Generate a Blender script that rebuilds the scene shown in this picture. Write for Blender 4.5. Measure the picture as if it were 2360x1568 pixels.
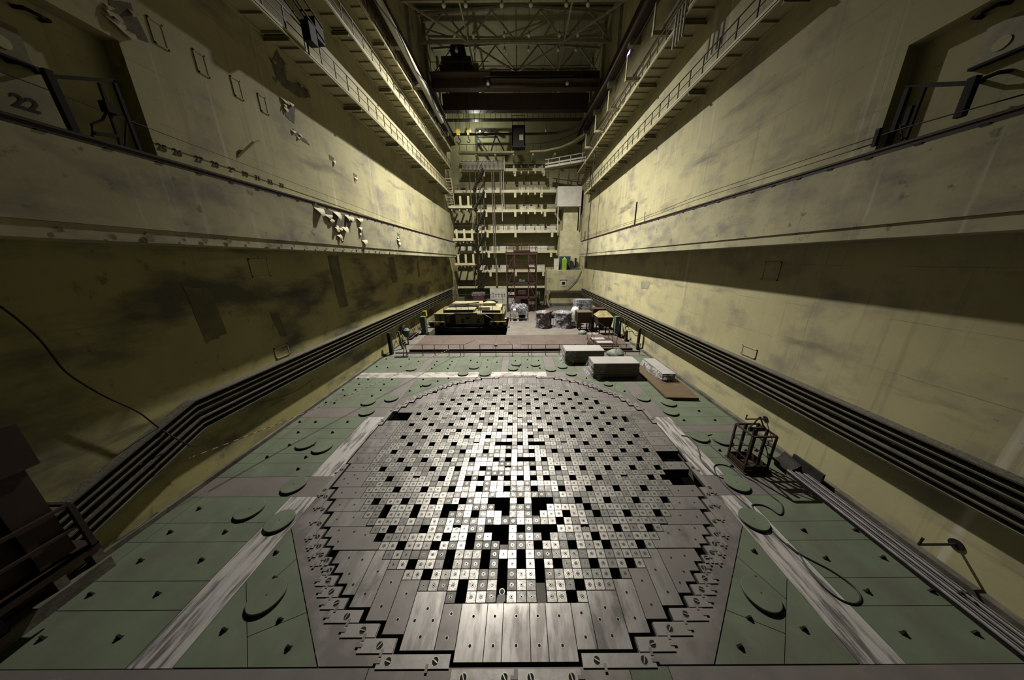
import bpy, math, random
from mathutils import Vector, Matrix
from mathutils.geometry import tessellate_polygon
random.seed(7)
SC = bpy.context.scene
COL = SC.collection
for o in list(bpy.data.objects): bpy.data.objects.remove(o)

# ------------------------------------------------------------------ camera, world, lights, exposure
cam = bpy.data.cameras.new('camera'); co = bpy.data.objects.new('camera', cam); COL.objects.link(co)
cam.sensor_width = 36.0; cam.lens = 614.394 / 2360 * 36; cam.shift_x = -15.9 / 2360; cam.clip_end = 300; cam.clip_start = .05
_p, _r = .290903, .006256
_f = Vector((0, math.cos(_p), -math.sin(_p))); _rt = Vector((1, 0, 0)); _d = _f.cross(_rt)
_R = math.cos(_r) * _rt + math.sin(_r) * _d; _D = -math.sin(_r) * _rt + math.cos(_r) * _d
M4 = Matrix((( _R.x, -_D.x, -_f.x), (_R.y, -_D.y, -_f.y), (_R.z, -_D.z, -_f.z))).to_4x4()
M4.translation = Vector((.1002, -4.3652, 7.9677)); co.matrix_world = M4
SC.camera = co
w = bpy.data.worlds.new('world'); SC.world = w; w.use_nodes = True
w.node_tree.nodes['Background'].inputs[0].default_value = (.30, .33, .26, 1); w.node_tree.nodes['Background'].inputs[1].default_value = .01

def lamp(name, typ, loc, power, col, target=None, size=.3, angle=None, blend=1.0):
    l = bpy.data.lights.new(name, typ); o = bpy.data.objects.new(name, l); COL.objects.link(o)
    l.energy = power; l.color = col; o.location = loc; l.shadow_soft_size = size
    if typ == 'SPOT': l.spot_size = math.radians(angle); l.spot_blend = blend
    if target: o.rotation_euler = (Vector(target) - Vector(loc)).to_track_quat('-Z', 'Y').to_euler()
    return o
lamp('roof_floodlight', 'SPOT', (-3.4, 28.5, 31.2), 84000, (1.0, .96, .86), (-1, 32, 0), .2, 142, 1.0)
lamp('added_floor_spot', 'SPOT', (-3.0, 28.5, 31.2), 125000, (1.0, .96, .84), (.6, 20.5, 0), .2, 82, 1.0)  # narrow beam added beside the floodlight to brighten the far floor
lamp('far_wall_lamp', 'POINT', (-6.5, 46.2, 28.2), 1200, (.97, 1.0, .82), None, .15)
SC.view_settings.view_transform = 'Standard'; SC.view_settings.look = 'None'
SC.view_settings.exposure = 0.0; SC.view_settings.gamma = 1.0; SC.view_settings.use_curve_mapping = False

# ------------------------------------------------------------------ materials
ALB = .6   # the whole old hall is dingy: every paint reflects little
def mat(name, c1, c2=None, scale=3., rough=.6, metal=0., bump=0., stretch=(1, 1, 1), r2=None, lo=.35, hi=.65, detail=6., extra=(), spec=.25, cell=None, emit=0., joints=None):
    if not emit: c1 = tuple(v * ALB for v in c1); c2 = c2 and tuple(v * ALB for v in c2); extra = tuple((tuple(v * ALB for v in e[0]), *e[1:]) for e in extra)
    m = bpy.data.materials.new(name); m.use_nodes = True; nt = m.node_tree; N = nt.nodes; L = nt.links
    b = N['Principled BSDF']; b.inputs['Roughness'].default_value = rough; b.inputs['Metallic'].default_value = metal
    b.inputs['Specular IOR Level'].default_value = spec
    b.inputs['Base Color'].default_value = (*c1, 1)
    if emit: b.inputs['Emission Color'].default_value = (*c1, 1); b.inputs['Emission Strength'].default_value = emit
    if c2 is None and not extra: return m
    g = N.new('ShaderNodeNewGeometry')
    def noise(sc, st=(1, 1, 1), lo=.35, hi=.65, det=6., dist=0.):
        mp = N.new('ShaderNodeMapping'); mp.inputs['Scale'].default_value = st; L.new(g.outputs['Position'], mp.inputs[0])
        n = N.new('ShaderNodeTexNoise'); n.inputs['Scale'].default_value = sc; n.inputs['Detail'].default_value = det; n.inputs['Distortion'].default_value = dist
        n.inputs['Roughness'].default_value = .6
        L.new(mp.outputs[0], n.inputs['Vector'])
        r = N.new('ShaderNodeMapRange'); r.inputs[1].default_value = lo; r.inputs[2].default_value = hi; L.new(n.outputs[0], r.inputs[0])
        return r.outputs[0]
    def mix(f, a, bcol):
        x = N.new('ShaderNodeMix'); x.data_type = 'RGBA'; L.new(f, x.inputs[0])
        if isinstance(a, tuple): x.inputs[6].default_value = (*a, 1)
        else: L.new(a, x.inputs[6])
        x.inputs[7].default_value = (*bcol, 1); return x.outputs[2]
    f = noise(scale, stretch, lo, hi, detail)
    cur = mix(f, c1, c2 or c1)
    for (c, sc, st, l2, h2, amt) in extra:
        ff = noise(sc, st, l2, h2)
        mm = N.new('ShaderNodeMath'); mm.operation = 'MULTIPLY'; mm.inputs[1].default_value = amt; L.new(ff, mm.inputs[0])
        cur = mix(mm.outputs[0], cur, c)
    rin = None
    if joints:   # shutter-board joints of the concrete: thin lines every so many metres
        sj = N.new('ShaderNodeSeparateXYZ'); L.new(g.outputs['Position'], sj.inputs[0]); last = None
        wob = noise(.8, (1, 1, 1), 0, 1, 3)
        for ax, per in ((1, joints[0]), (2, joints[1])):
            dv = N.new('ShaderNodeMath'); dv.operation = 'MULTIPLY_ADD'; dv.inputs[1].default_value = 1 / per; L.new(sj.outputs[ax], dv.inputs[0])
            wm = N.new('ShaderNodeMath'); wm.operation = 'MULTIPLY'; wm.inputs[1].default_value = .04; L.new(wob, wm.inputs[0]); L.new(wm.outputs[0], dv.inputs[2])
            fr = N.new('ShaderNodeMath'); fr.operation = 'FRACT'; L.new(dv.outputs[0], fr.inputs[0])
            lt = N.new('ShaderNodeMath'); lt.operation = 'LESS_THAN'; lt.inputs[1].default_value = .018 / per; L.new(fr.outputs[0], lt.inputs[0])
            if last is None: last = lt.outputs[0]
            else:
                mxx = N.new('ShaderNodeMath'); mxx.operation = 'MAXIMUM'; L.new(last, mxx.inputs[0]); L.new(lt.outputs[0], mxx.inputs[1]); last = mxx.outputs[0]
        fade = noise(.6, (1, 1, 1), .42, .6, 3); am = N.new('ShaderNodeMath'); am.operation = 'MULTIPLY'; L.new(last, am.inputs[0]); L.new(fade, am.inputs[1])
        a2 = N.new('ShaderNodeMath'); a2.operation = 'MULTIPLY'; a2.inputs[1].default_value = .7; L.new(am.outputs[0], a2.inputs[0]); cur = mix(a2.outputs[0], cur, (.10, .09, .065))
    if cell:   # every block of the grid has its own polish
        dv = N.new('ShaderNodeVectorMath'); dv.operation = 'SCALE'; dv.inputs[3].default_value = 1 / cell; L.new(g.outputs['Position'], dv.inputs[0])
        sx = N.new('ShaderNodeSeparateXYZ'); L.new(dv.outputs[0], sx.inputs[0]); cx = N.new('ShaderNodeCombineXYZ')
        for k in (0, 1):
            fl = N.new('ShaderNodeMath'); fl.operation = 'FLOOR'; L.new(sx.outputs[k], fl.inputs[0]); L.new(fl.outputs[0], cx.inputs[k])
        wn = N.new('ShaderNodeTexWhiteNoise'); L.new(cx.outputs[0], wn.inputs['Vector'])
        pr = N.new('ShaderNodeMapRange'); pr.inputs[1].default_value = .25; pr.inputs[2].default_value = .75; L.new(wn.outputs[0], pr.inputs[0])
        cur2 = mix(pr.outputs[0], cur, tuple(.36 * v for v in c1)); cur = cur2
        rr = N.new('ShaderNodeMapRange'); rr.inputs[3].default_value = rough - .07; rr.inputs[4].default_value = rough + .24; L.new(wn.outputs[0], rr.inputs[0]); rin = rr.outputs[0]
    L.new(cur, b.inputs['Base Color'])
    if r2 is not None:
        rr = N.new('ShaderNodeMapRange'); rr.inputs[3].default_value = rough; rr.inputs[4].default_value = r2; L.new(f, rr.inputs[0])
        if rin:
            ad = N.new('ShaderNodeMath'); ad.operation = 'ADD'; L.new(rin, ad.inputs[0])
            sb = N.new('ShaderNodeMath'); sb.operation = 'SUBTRACT'; sb.inputs[1].default_value = rough; L.new(rr.outputs[0], sb.inputs[0]); L.new(sb.outputs[0], ad.inputs[1]); rin = ad.outputs[0]
        else: rin = rr.outputs[0]
    if rin: L.new(rin, b.inputs['Roughness'])
    if bump:
        bp = N.new('ShaderNodeBump'); bp.inputs['Strength'].default_value = bump; bp.inputs['Distance'].default_value = .03
        n2 = noise(scale * 4, stretch, 0, 1, 8.); L.new(n2, bp.inputs['Height']); L.new(bp.outputs[0], b.inputs['Normal'])
    return m
GREY = (.20, .18, .155); CREAM = (.47, .43, .245)
MW = mat('yellow_wall_paint', CREAM, (0.389, 0.356, 0.205), .35, .75, bump=.25, joints=(5.9, 1.55), extra=(
    ((0.221, 0.200, 0.167), .45, (1, 1, 1.5), .5, .7, .85), ((.60, .575, .47), 1.1, (1, 1.6, .05), .6, .7, .75),
    ((.12, .108, .08), .55, (1, .32, 1.6), .58, .74, .85), ((.10, .09, .07), 5., (1, 1, 1), .66, .74, .55), ((.27, .245, .15), 1.4, (1, 2.5, .1), .56, .72, .7)))
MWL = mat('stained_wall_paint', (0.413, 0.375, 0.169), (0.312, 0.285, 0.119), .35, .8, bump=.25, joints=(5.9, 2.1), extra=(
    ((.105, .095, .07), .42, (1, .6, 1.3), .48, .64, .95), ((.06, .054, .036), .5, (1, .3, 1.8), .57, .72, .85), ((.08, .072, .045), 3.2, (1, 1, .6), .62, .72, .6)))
MLEDGE = mat('ledge_paint', (0.452, 0.420, 0.268), (0.357, 0.331, 0.200), .5, .75, bump=.3, joints=(6.1, 50), extra=(
    ((.215, .195, .17), .8, (1, .7, 1.3), .47, .66, .85), ((.56, .53, .45), 1.4, (1, 2, .08), .6, .7, .6), ((.08, .072, .055), 2.4, (1, 1, 1), .62, .7, .7)))
MFAR = mat('far_wall_paint', (.34, .325, .19), (.27, .255, .14), .4, .8, joints=(6, 1.6), extra=(((.45, .46, .34), 1.2, (1.5, 1, .2), .62, .75, .5), ((.14, .13, .08), .7, (1, 1, 1), .6, .75, .5)))
MBARE = mat('bare_plaster', (.17, .155, .125), (.11, .10, .08), 2.5, .9, bump=.4)
MCURL = mat('paint_flake', (.58, .54, .36), (.35, .31, .18), 3, .7)
MCREAM = mat('cream_steel_paint', (.60, .56, .36), (.44, .40, .24), 1.2, .6, extra=(((.14, .11, .07), 3., (1, 1, 1), .64, .74, .6),))
MGAL = mat('gallery_paint', (.43, .40, .26), (.35, .32, .19), 1.2, .65)
MGREEN = mat('green_floor_paint', (.102, .122, .083), (.078, .094, .063), .9, .6, r2=.75, spec=.2, extra=(((.075, .065, .054), .6, (1, .7, 1), .5, .72, .75), ((.028, .025, .02), 4.2, (1, 1.6, 1), .68, .76, .5), ((.125, .145, .10), 1.7, (1, 1, 1), .58, .75, .5)))
MLID = mat('green_lid_paint', (.17, .19, .118), (.135, .15, .093), 1.6, .55, extra=(((.09, .08, .055), 5., (1, 1, 1), .62, .74, .5),))
MGREY = mat('grey_floor_paint', (0.116, 0.100, 0.094), (0.088, 0.076, 0.072), 1.1, .55, r2=.7, spec=.35, extra=(((.08, .068, .063), .8, (1, 1, 1), .52, .74, .6), ((.2, .175, .16), 3., (1, 1, 1), .62, .76, .4)))
MSTRIP = mat('worn_steel_strip', (0.62, 0.59, 0.58), (0.125, 0.114, 0.112), 1.3, .34, metal=.55, r2=.6, stretch=(4.5, .55, 1), lo=.45, hi=.57, bump=.05, extra=(((.40, .37, .36), 2.5, (9, .5, 1), .5, .62, .5),))
MSTRIPX = mat('worn_steel_crossing', (.60, .57, .55), (.22, .195, .18), 1.5, .34, metal=.55, r2=.6, stretch=(.8, 1.1, 1), lo=.45, hi=.56, bump=.05)
MRING = mat('ring_steel', (0.128, 0.115, 0.111), (0.178, 0.162, 0.155), .8, .5, metal=.4, r2=.55, bump=.05, lo=.5, hi=.6, extra=(((.13, .112, .105), .7, (1, 1, 1), .5, .7, .5),))
MPLATE = mat('brushed_steel_plate', (.36, .342, .332), (.19, .174, .168), 1.1, .28, metal=.72, r2=.5, stretch=(2.4, .6, 1), lo=.42, hi=.62, detail=3., bump=.05, extra=(((.12, .108, .104), .7, (1, 1, 1), .5, .64, .6), ((.5, .485, .475), 3., (6, .5, 1), .62, .74, .4)))
MPLATED = mat('dull_steel_plate', (.17, .155, .15), (.13, .118, .114), 1.2, .46, metal=.5, r2=.56, bump=.04, extra=(((.32, .30, .29), 9., (1, 3, 1), .66, .72, .5),))
MEDGE = mat('edge_plate_steel', (.30, .28, .27), (.19, .175, .168), 2.5, .36, metal=.6, r2=.52, bump=.05)
MBLOCK = mat('polished_block_steel', (.37, .355, .34), (.24, .225, .21), 9., .33, metal=.7, r2=.45, bump=.12, cell=.25, extra=(((.115, .10, .09), 12., (1, 1, 1), .56, .66, .65),))
MBSIDE = mat('dark_green_block_side', (.035, .05, .03), (.022, .03, .02), 3, .7)
MHOLE = mat('black_recess', (.006, .006, .005), None, 1, .9)
MRIM = mat('bright_rim_steel', (.45, .43, .40), (.3, .28, .26), 8, .35, metal=.8)
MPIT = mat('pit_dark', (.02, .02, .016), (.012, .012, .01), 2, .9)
MDARK = mat('dark_iron', (.018, .015, .013), (.011, .0095, .0085), 4, .7, spec=.15)
MRUST = mat('brown_red_paint', (.038, .019, .014), (.024, .013, .01), 3, .6, extra=(((.07, .045, .03), 6, (1, 1, 1), .6, .72, .5),))
MCRANE = mat('crane_dark_paint', (.06, .038, .03), (.04, .028, .022), 1.5, .65)
MROOF = mat('roof_panel', (.34, .32, .21), (.26, .245, .155), .6, .85)
MTRUSS = mat('truss_paint', (.42, .395, .29), (.30, .28, .2), 2, .7)
MCONC = mat('concrete_floor', (0.132, 0.117, 0.098), (0.098, 0.087, 0.073), .7, .75, bump=.1, extra=(((.07, .062, .05), .9, (1, 1, 1), .52, .7, .6), ((.22, .2, .17), 3, (1, 1, 1), .62, .75, .4)))
MCURB = mat('curb_concrete', (.14, .128, .10), (.07, .063, .05), 1.5, .85, bump=.3, extra=(((.03, .027, .022), 1.2, (1, .5, 1), .5, .68, .85),))
MBROWN = mat('brown_floor_coating', (.092, .068, .056), (.07, .052, .043), 1.0, .6, extra=(((.14, .11, .085), 1.6, (1, 1, 1), .6, .75, .5), ((.045, .033, .028), .7, (1, 1, 1), .55, .72, .5)))
MTRAY = mat('grey_tray_steel', (.235, .215, .155), (.15, .137, .098), 2.5, .5, metal=.3)
MDUST = mat('dusty_tray_top', (.15, .135, .105), (.06, .054, .045), 14, .9, bump=.6)
MCABLE = mat('black_rubber', (.012, .012, .012), None, 1, .5)
MWHITE = mat('white_panel_paint', (.60, .58, .52), (.48, .46, .40), 1.2, .5)
MGYPS = mat('plasterboard_face', (.285, .265, .255), (.24, .225, .215), 1.5, .85)
MGEDGE = mat('plasterboard_edge', (.26, .245, .205), (.16, .15, .125), 9., .9, stretch=(.4, .4, 3))
MWOOD = mat('brown_plywood', (.098, .066, .031), (.075, .05, .024), 1.5, .65, stretch=(1, 4, 1), extra=(((.05, .034, .016), 2, (1, 1, 1), .55, .70, .6),))
MMACH = mat('machine_yellow_paint', (.20, .18, .085), (.13, .115, .055), 2, .55, extra=(((.04, .034, .02), 4, (1, 1, 1), .58, .7, .7),))
MTEAL = mat('teal_cabinet_paint', (.095, .135, .105), (.07, .10, .08), 3, .5)
MLIME = mat('lime_green_paint', (.25, .42, .04), (.19, .33, .03), 3, .5)
MNAVY = mat('dark_teal_board', (.035, .06, .07), None, 3, .5)
MMAROON = mat('maroon_wrap', (.10, .05, .055), (.06, .032, .036), 2, .5)
MYEL = mat('hook_yellow', (.62, .50, .03), (.45, .36, .03), 4, .5)
MRAILP = mat('railing_brown', (.075, .038, .029), (.05, .027, .021), 5, .55)
MRED = mat('red_tape', (.45, .03, .03), None); MTAPEW = mat('white_tape', (.8, .8, .8), None)
MCHROME = mat('zinc_profile', (.75, .72, .78), (.5, .47, .5), 4, .28, metal=.7)
MGLASS = mat('lamp_glass', (.75, .74, .66), (.6, .6, .52), 9, .15)
MVIOLET = mat('violet_window_glow', (.42, .28, 1.0), None, emit=4.)
MINK = mat('black_stencil_paint', (.03, .028, .02), None, 1, .8)
MTARP = mat('grey_green_tarp', (.16, .175, .145), (.11, .12, .10), 5, .6, bump=.4)
def film():
    m = bpy.data.materials.new('plastic_film'); m.use_nodes = True; nt = m.node_tree; N = nt.nodes; L = nt.links
    b = N['Principled BSDF']; b.inputs['Base Color'].default_value = (.36, .345, .385, 1); b.inputs['Roughness'].default_value = .22; b.inputs['Specular IOR Level'].default_value = .9
    t = N.new('ShaderNodeBsdfTransparent'); mx = N.new('ShaderNodeMixShader'); g = N.new('ShaderNodeNewGeometry')
    n = N.new('ShaderNodeTexNoise'); n.inputs['Scale'].default_value = 2.4; n.inputs['Detail'].default_value = 3; n.inputs['Distortion'].default_value = 1.5; L.new(g.outputs['Position'], n.inputs['Vector'])
    r = N.new('ShaderNodeMapRange'); r.inputs[1].default_value = .42; r.inputs[2].default_value = .66; r.inputs[3].default_value = .04; r.inputs[4].default_value = .5
    L.new(n.outputs[0], r.inputs[0]); L.new(r.outputs[0], mx.inputs[0]); L.new(t.outputs[0], mx.inputs[1]); L.new(b.outputs[0], mx.inputs[2])
    bp = N.new('ShaderNodeBump'); bp.inputs['Strength'].default_value = .8; bp.inputs['Distance'].default_value = .1; L.new(n.outputs[0], bp.inputs['Height']); L.new(bp.outputs[0], b.inputs['Normal'])
    L.new(mx.outputs[0], N['Material Output'].inputs['Surface']); return m
MFILM = film()
MSTAIN = mat('damp_stain', (.20, .18, .095), (.12, .11, .06), 1.2, .85); MSTAINR = mat('grey_stain', (.33, .30, .21), (.2, .185, .14), 1.2, .85)
MDECK = mat('carriage_deck', (.36, .325, .21), (.22, .195, .12), 1.5, .6, extra=(((.06, .05, .03), 2.5, (1, 1, 1), .56, .68, .75),))
MCRATE = mat('crate_brown', (.10, .075, .04), (.06, .045, .025), 3, .7)

# ------------------------------------------------------------------ mesh helpers
class MB:
    def __init__(s): s.v = []; s.f = []; s.mi = []
    def add(s, vs, fs, mi=0):
        b = len(s.v); s.v += [tuple(v) for v in vs]; s.f += [tuple(b + i for i in f) for f in fs]; s.mi += [mi] * len(fs); return s
    def box(s, x0, x1, y0, y1, z0, z1, mi=0, top=None):
        vs = [(x0, y0, z0), (x1, y0, z0), (x1, y1, z0), (x0, y1, z0), (x0, y0, z1), (x1, y0, z1), (x1, y1, z1), (x0, y1, z1)]
        s.add(vs, [(3, 2, 1, 0), (0, 1, 5, 4), (1, 2, 6, 5), (2, 3, 7, 6), (3, 0, 4, 7)], mi); s.add(vs[4:], [(0, 1, 2, 3)], mi if top is None else top); return s
    def bar(s, p, q, w, h=None, mi=0, up=(0, 0, 1)):
        p = Vector(p); q = Vector(q); h = h or w; d = (q - p).normalized(); u = Vector(up)
        if abs(d.dot(u)) > .99: u = Vector((0, 1, 0))
        a = d.cross(u).normalized() * w / 2; b = a.cross(d).normalized() * h / 2
        vs = [p - a - b, p + a - b, p + a + b, p - a + b, q - a - b, q + a - b, q + a + b, q - a + b]
        return s.add(vs, [(3, 2, 1, 0), (4, 5, 6, 7), (0, 1, 5, 4), (1, 2, 6, 5), (2, 3, 7, 6), (3, 0, 4, 7)], mi)
    def tube(s, pts, r, n=6, mi=0):
        pts = [Vector(p) for p in pts]; rings = []
        for i, p in enumerate(pts):
            d = ((pts[min(i + 1, len(pts) - 1)] - pts[max(i - 1, 0)])).normalized()
            u = Vector((0, 0, 1)) if abs(d.z) < .95 else Vector((0, 1, 0))
            a = d.cross(u).normalized(); b = a.cross(d)
            rings.append([p + (a * math.cos(t) + b * math.sin(t)) * r for t in [2 * math.pi * k / n for k in range(n)]])
        vs = [v for rg in rings for v in rg]; fs = []
        for i in range(len(pts) - 1):
            for k in range(n): fs.append((i * n + k, i * n + (k + 1) % n, (i + 1) * n + (k + 1) % n, (i + 1) * n + k))
        fs.append(tuple(range(n))[::-1]); fs.append(tuple((len(pts) - 1) * n + k for k in range(n)))
        return s.add(vs, fs, mi)
    def lathe(s, c, prof, n=20, mi=0, axis='Z'):
        vs = []
        for r, z in prof:
            for k in range(n):
                t = 2 * math.pi * k / n; x, y = r * math.cos(t), r * math.sin(t)
                vs.append((c[0] + x, c[1] + y, c[2] + z) if axis == 'Z' else ((c[0] + z, c[1] + x, c[2] + y) if axis == 'X' else (c[0] + x, c[1] + z, c[2] + y)))
        m = len(prof); fs = [(i * n + k, i * n + (k + 1) % n, (i + 1) * n + (k + 1) % n, (i + 1) * n + k) for i in range(m - 1) for k in range(n)]
        fs.append(tuple(range(n))[::-1]); fs.append(tuple((m - 1) * n + k for k in range(n)))
        return s.add(vs, fs, mi)
    def cyl(s, c, r, h, n=20, mi=0, axis='Z'): return s.lathe(c, [(r, 0), (r, h)], n, mi, axis)
    def prism(s, poly, z0, z1, mi=0, top=None):
        n = len(poly); a = sum(poly[i][0] * poly[(i + 1) % n][1] - poly[(i + 1) % n][0] * poly[i][1] for i in range(n))
        if a < 0: poly = poly[::-1]
        tri = tessellate_polygon([[Vector((x, y, 0)) for x, y in poly]])
        lo = [(x, y, z0) for x, y in poly]; hi = [(x, y, z1) for x, y in poly]
        s.add(lo + hi, [(i, (i + 1) % n, n + (i + 1) % n, n + i) for i in range(n)], mi)
        fs = []
        for t in tri:
            A, B, C_ = [poly[i] for i in t]
            cr = (B[0] - A[0]) * (C_[1] - A[1]) - (B[1] - A[1]) * (C_[0] - A[0])
            fs.append(t if cr > 0 else t[::-1])
        s.add(hi, fs, mi if top is None else top); s.add(lo, [f[::-1] for f in fs], mi); return s
    def prismx(s, poly, x0, x1, mi=0):   # polygon in (y,z), extruded along x
        n = len(poly); vs = [(x0, y, z) for y, z in poly] + [(x1, y, z) for y, z in poly]
        return s.add(vs, [tuple(range(n)), tuple(range(2 * n - 1, n - 1, -1))] + [(i, n + i, n + (i + 1) % n, (i + 1) % n) for i in range(n)], mi)
    def disc(s, c, r, n=12, mi=0, r0=0):
        if r0: 
            vs = [(c[0] + q * math.cos(2 * math.pi * k / n), c[1] + q * math.sin(2 * math.pi * k / n), c[2]) for q in (r0, r) for k in range(n)]
            return s.add(vs, [(k, n + k, n + (k + 1) % n, (k + 1) % n) for k in range(n)], mi)
        return s.add([(c[0] + r * math.cos(2 * math.pi * k / n), c[1] + r * math.sin(2 * math.pi * k / n), c[2]) for k in range(n)], [tuple(range(n))], mi)
ORG = {}
def obj(name, mb, mats, parent=None, org=(0, 0, 0), smooth=False):
    if not isinstance(mats, (list, tuple)): mats = [mats]
    base = ORG[parent.name] if parent else Vector(org)
    me = bpy.data.meshes.new(name); me.from_pydata([(x - base.x, y - base.y, z - base.z) for x, y, z in mb.v], [], mb.f)
    for m in mats: me.materials.append(m)
    me.polygons.foreach_set('material_index', mb.mi)
    if smooth: me.polygons.foreach_set('use_smooth', [True] * len(me.polygons))
    me.update(); o = bpy.data.objects.new(name, me); COL.objects.link(o)
    if parent: o.parent = parent
    else: o.location = base
    ORG[o.name] = base; return o
def tag(o, label, cat, group=None):
    o['label'] = label; o['category'] = cat
    if group: o['group'] = group
    return o
def thing(name, label, cat, loc=(0, 0, 0), group=None):
    o = bpy.data.objects.new(name, None); COL.objects.link(o); o.location = loc; o.empty_display_size = .1; ORG[o.name] = Vector(loc); return tag(o, label, cat, group)
def base(mb): return (sum(v[0] for v in mb.v) / len(mb.v), sum(v[1] for v in mb.v) / len(mb.v), min(v[2] for v in mb.v))
def solo(name, mb, m, label, cat, group=None, smooth=False): return tag(obj(name, mb, m, None, base(mb), smooth), label, cat, group)
def struct(name, mb, m, parent=None):
    o = obj(name, mb, m, parent)
    if not parent: o['kind'] = 'structure'
    return o
ORD = ['zeroth', 'first', 'second', 'third', 'fourth', 'fifth', 'sixth', 'seventh', 'eighth', 'ninth', 'tenth', 'eleventh', 'twelfth', 'thirteenth', 'fourteenth', 'fifteenth', 'sixteenth', 'seventeenth', 'eighteenth', 'nineteenth', 'twentieth']
def ordn(n): return ORD[n] if n <= 20 else (('twenty-' + ORD[n - 20]) if n < 30 else ('thirtieth' if n == 30 else 'thirty-' + ORD[n - 30]))

# ------------------------------------------------------------------ the hall
XL, XR, FL, FR, ZL, ZU = -11.75, 11.4, -10.2, 10.2, 8.5, 10.7
m = MB(); m.box(-13, 13, -8, -1.08, -.6, -.1); m.box(-13, -7.1, -1.08, 13.1, -.6, -.1); m.box(7.1, 13, -1.08, 13.1, -.6, -.1); m.box(-13, 13, 13.1, 18.3, -.6, -.1)
m.box(-14, 14, 18.3, 23.62, -.6, -.02); m.box(-14, -10.3, 23.62, 34, -.6, -.02); m.box(-1.3, 14, 23.62, 34, -.6, -.02); m.box(-14, 14, 34, 52, -.6, -.02); m.box(-13, 13, 17.44, 18.3, -.1, 0)
struct('floor', m, MCONC)
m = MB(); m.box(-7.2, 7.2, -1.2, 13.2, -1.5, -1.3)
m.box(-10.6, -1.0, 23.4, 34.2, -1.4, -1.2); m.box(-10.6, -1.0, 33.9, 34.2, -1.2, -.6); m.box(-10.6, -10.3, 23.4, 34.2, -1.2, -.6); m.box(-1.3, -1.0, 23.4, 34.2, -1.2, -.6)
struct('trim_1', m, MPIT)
m = MB()
m.box(XL - 2, XL, -9, 50.2, -.6, 8.5); m.box(XL - 2, XL, 5.8, 50.2, 10.68, 37); m.box(XL - 2, XL, -9, 5.8, 14.3, 37); m.box(XL - 2, XL - .5, -9, 5.8, 10.68, 14.3)
wl = struct('wall_left', m, [MW]); 
for p in wl.data.polygons: pass
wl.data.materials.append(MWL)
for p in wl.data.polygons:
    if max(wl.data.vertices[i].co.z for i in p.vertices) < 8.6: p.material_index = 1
m = MB(); m.box(XR, XR + 2, -9, 50.2, -.6, 8.5); m.box(XR, XR + 2, 5.42, 50.2, 10.68, 37); m.box(XR, XR + 2, -9, 5.42, 13.84, 37); m.box(XR + .4, XR + 2, -9, 5.42, 10.68, 13.84)
wr = struct('wall_right', m, MW)
for s, F, W, nm in ((1, FL, XL - 2, 'trim_2'), (-1, FR, XR + 2, 'trim_3')):
    m = MB(); x0, x1 = min(F, W), max(F, W); m.box(x0, x1, -9, 41.9, ZL + .62, ZU)
    e = s * .03; a, b = min(F + e, W), max(F + e, W)
    m.box(a, b, -9, 41.9, ZL + .36, ZL + .617); a, b = min(F - s * .015, W), max(F - s * .015, W); m.box(a, b, -9, 41.9, ZL, ZL + .355)
    struct(nm, m, MLEDGE)
m = MB(); m.box(-14, 14, 50, 50.6, -.6, 37); struct('wall_far', m, MFAR)
m = MB(); m.box(-14, 14, -9.5, -9, -.6, 37); struct('wall_back', m, MW)
m = MB(); m.box(-14, 14, -9.5, 50.6, 36.6, 37.2)
for i in range(12): m.box(-12, 12, -8 + i * 5 - .15, -8 + i * 5 + .15, 36.45, 36.6)
for i in range(10): m.box(-12 + i * 2.7 - .02, -12 + i * 2.7 + .02, -9, 50, 36.57, 36.6)
struct('ceiling', m, MROOF)
m = MB(); m.box(XL, -11.62, -9, 43, -.12, .14); struct('baseboard_left', m, MCURB)
m = MB(); m.box(11.2, XR, -9, 43, -.12, .16); struct('baseboard_right', m, MCURB)
for k, (x, y, z, n) in enumerate(((XL + .02, 30.75, 29.1, 'window_1'), (XR - .02, 29.8, 28.3, 'window_2'))):
    m = MB(); m.box(x - .02, x + .02, y - .35, y + .35, z - .55, z + .55); struct(n, m, MVIOLET)
# peeled paint and stencilled numbers belong to the walls
def blob(pts, X, nm, par, mt, d=.012):
    n = len(pts); cy = sum(p[0] for p in pts) / n; cz = sum(p[1] for p in pts) / n; P = []
    for i in range(n):
        a, b = pts[i], pts[(i + 1) % n]
        for k in range(4):
            t = k / 4; j = random.uniform(-.11, .11) if k else 0
            y = a[0] + (b[0] - a[0]) * t; z = a[1] + (b[1] - a[1]) * t; P.append((y + j * (z - cz) * .9, z + j * (cy - y) * .9 + j * .3))
    m = MB(); n = len(P); tri = tessellate_polygon([[Vector((y, z, 0)) for y, z in P]])
    x = X + (d if X < 0 else -d); m.add([(x, y, z) for y, z in P], tri); obj(nm, m, mt, par)
    return P
def curls(P, X, par, cnt, L=.3):
    s = 1 if X < 0 else -1; m = MB()
    for _ in range(cnt):
        y, z = random.choice(P); w_ = random.uniform(.12, .3) * L / .3; l = random.uniform(.5, 1.2) * L; t = random.uniform(-.4, .4)
        pts = []
        for k in range(5):
            q = k / 4; o_ = l * .4 * math.sin(q * 1.7); pts.append((X + s * (.012 + o_), z - l * q * .8))
        vs = []
        for i, (x_, z_) in enumerate(pts):
            ww = w_ * (1 - .2 * i); vs += [(x_, y - ww + t * i * .08, z_), (x_, y + ww + t * i * .08, z_ + .05)]
        m.add(vs, [(2 * i, 2 * i + 1, 2 * i + 3, 2 * i + 2) for i in range(4)])
    obj('peeling_paint_curl', m, MCURL, par)
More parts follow.
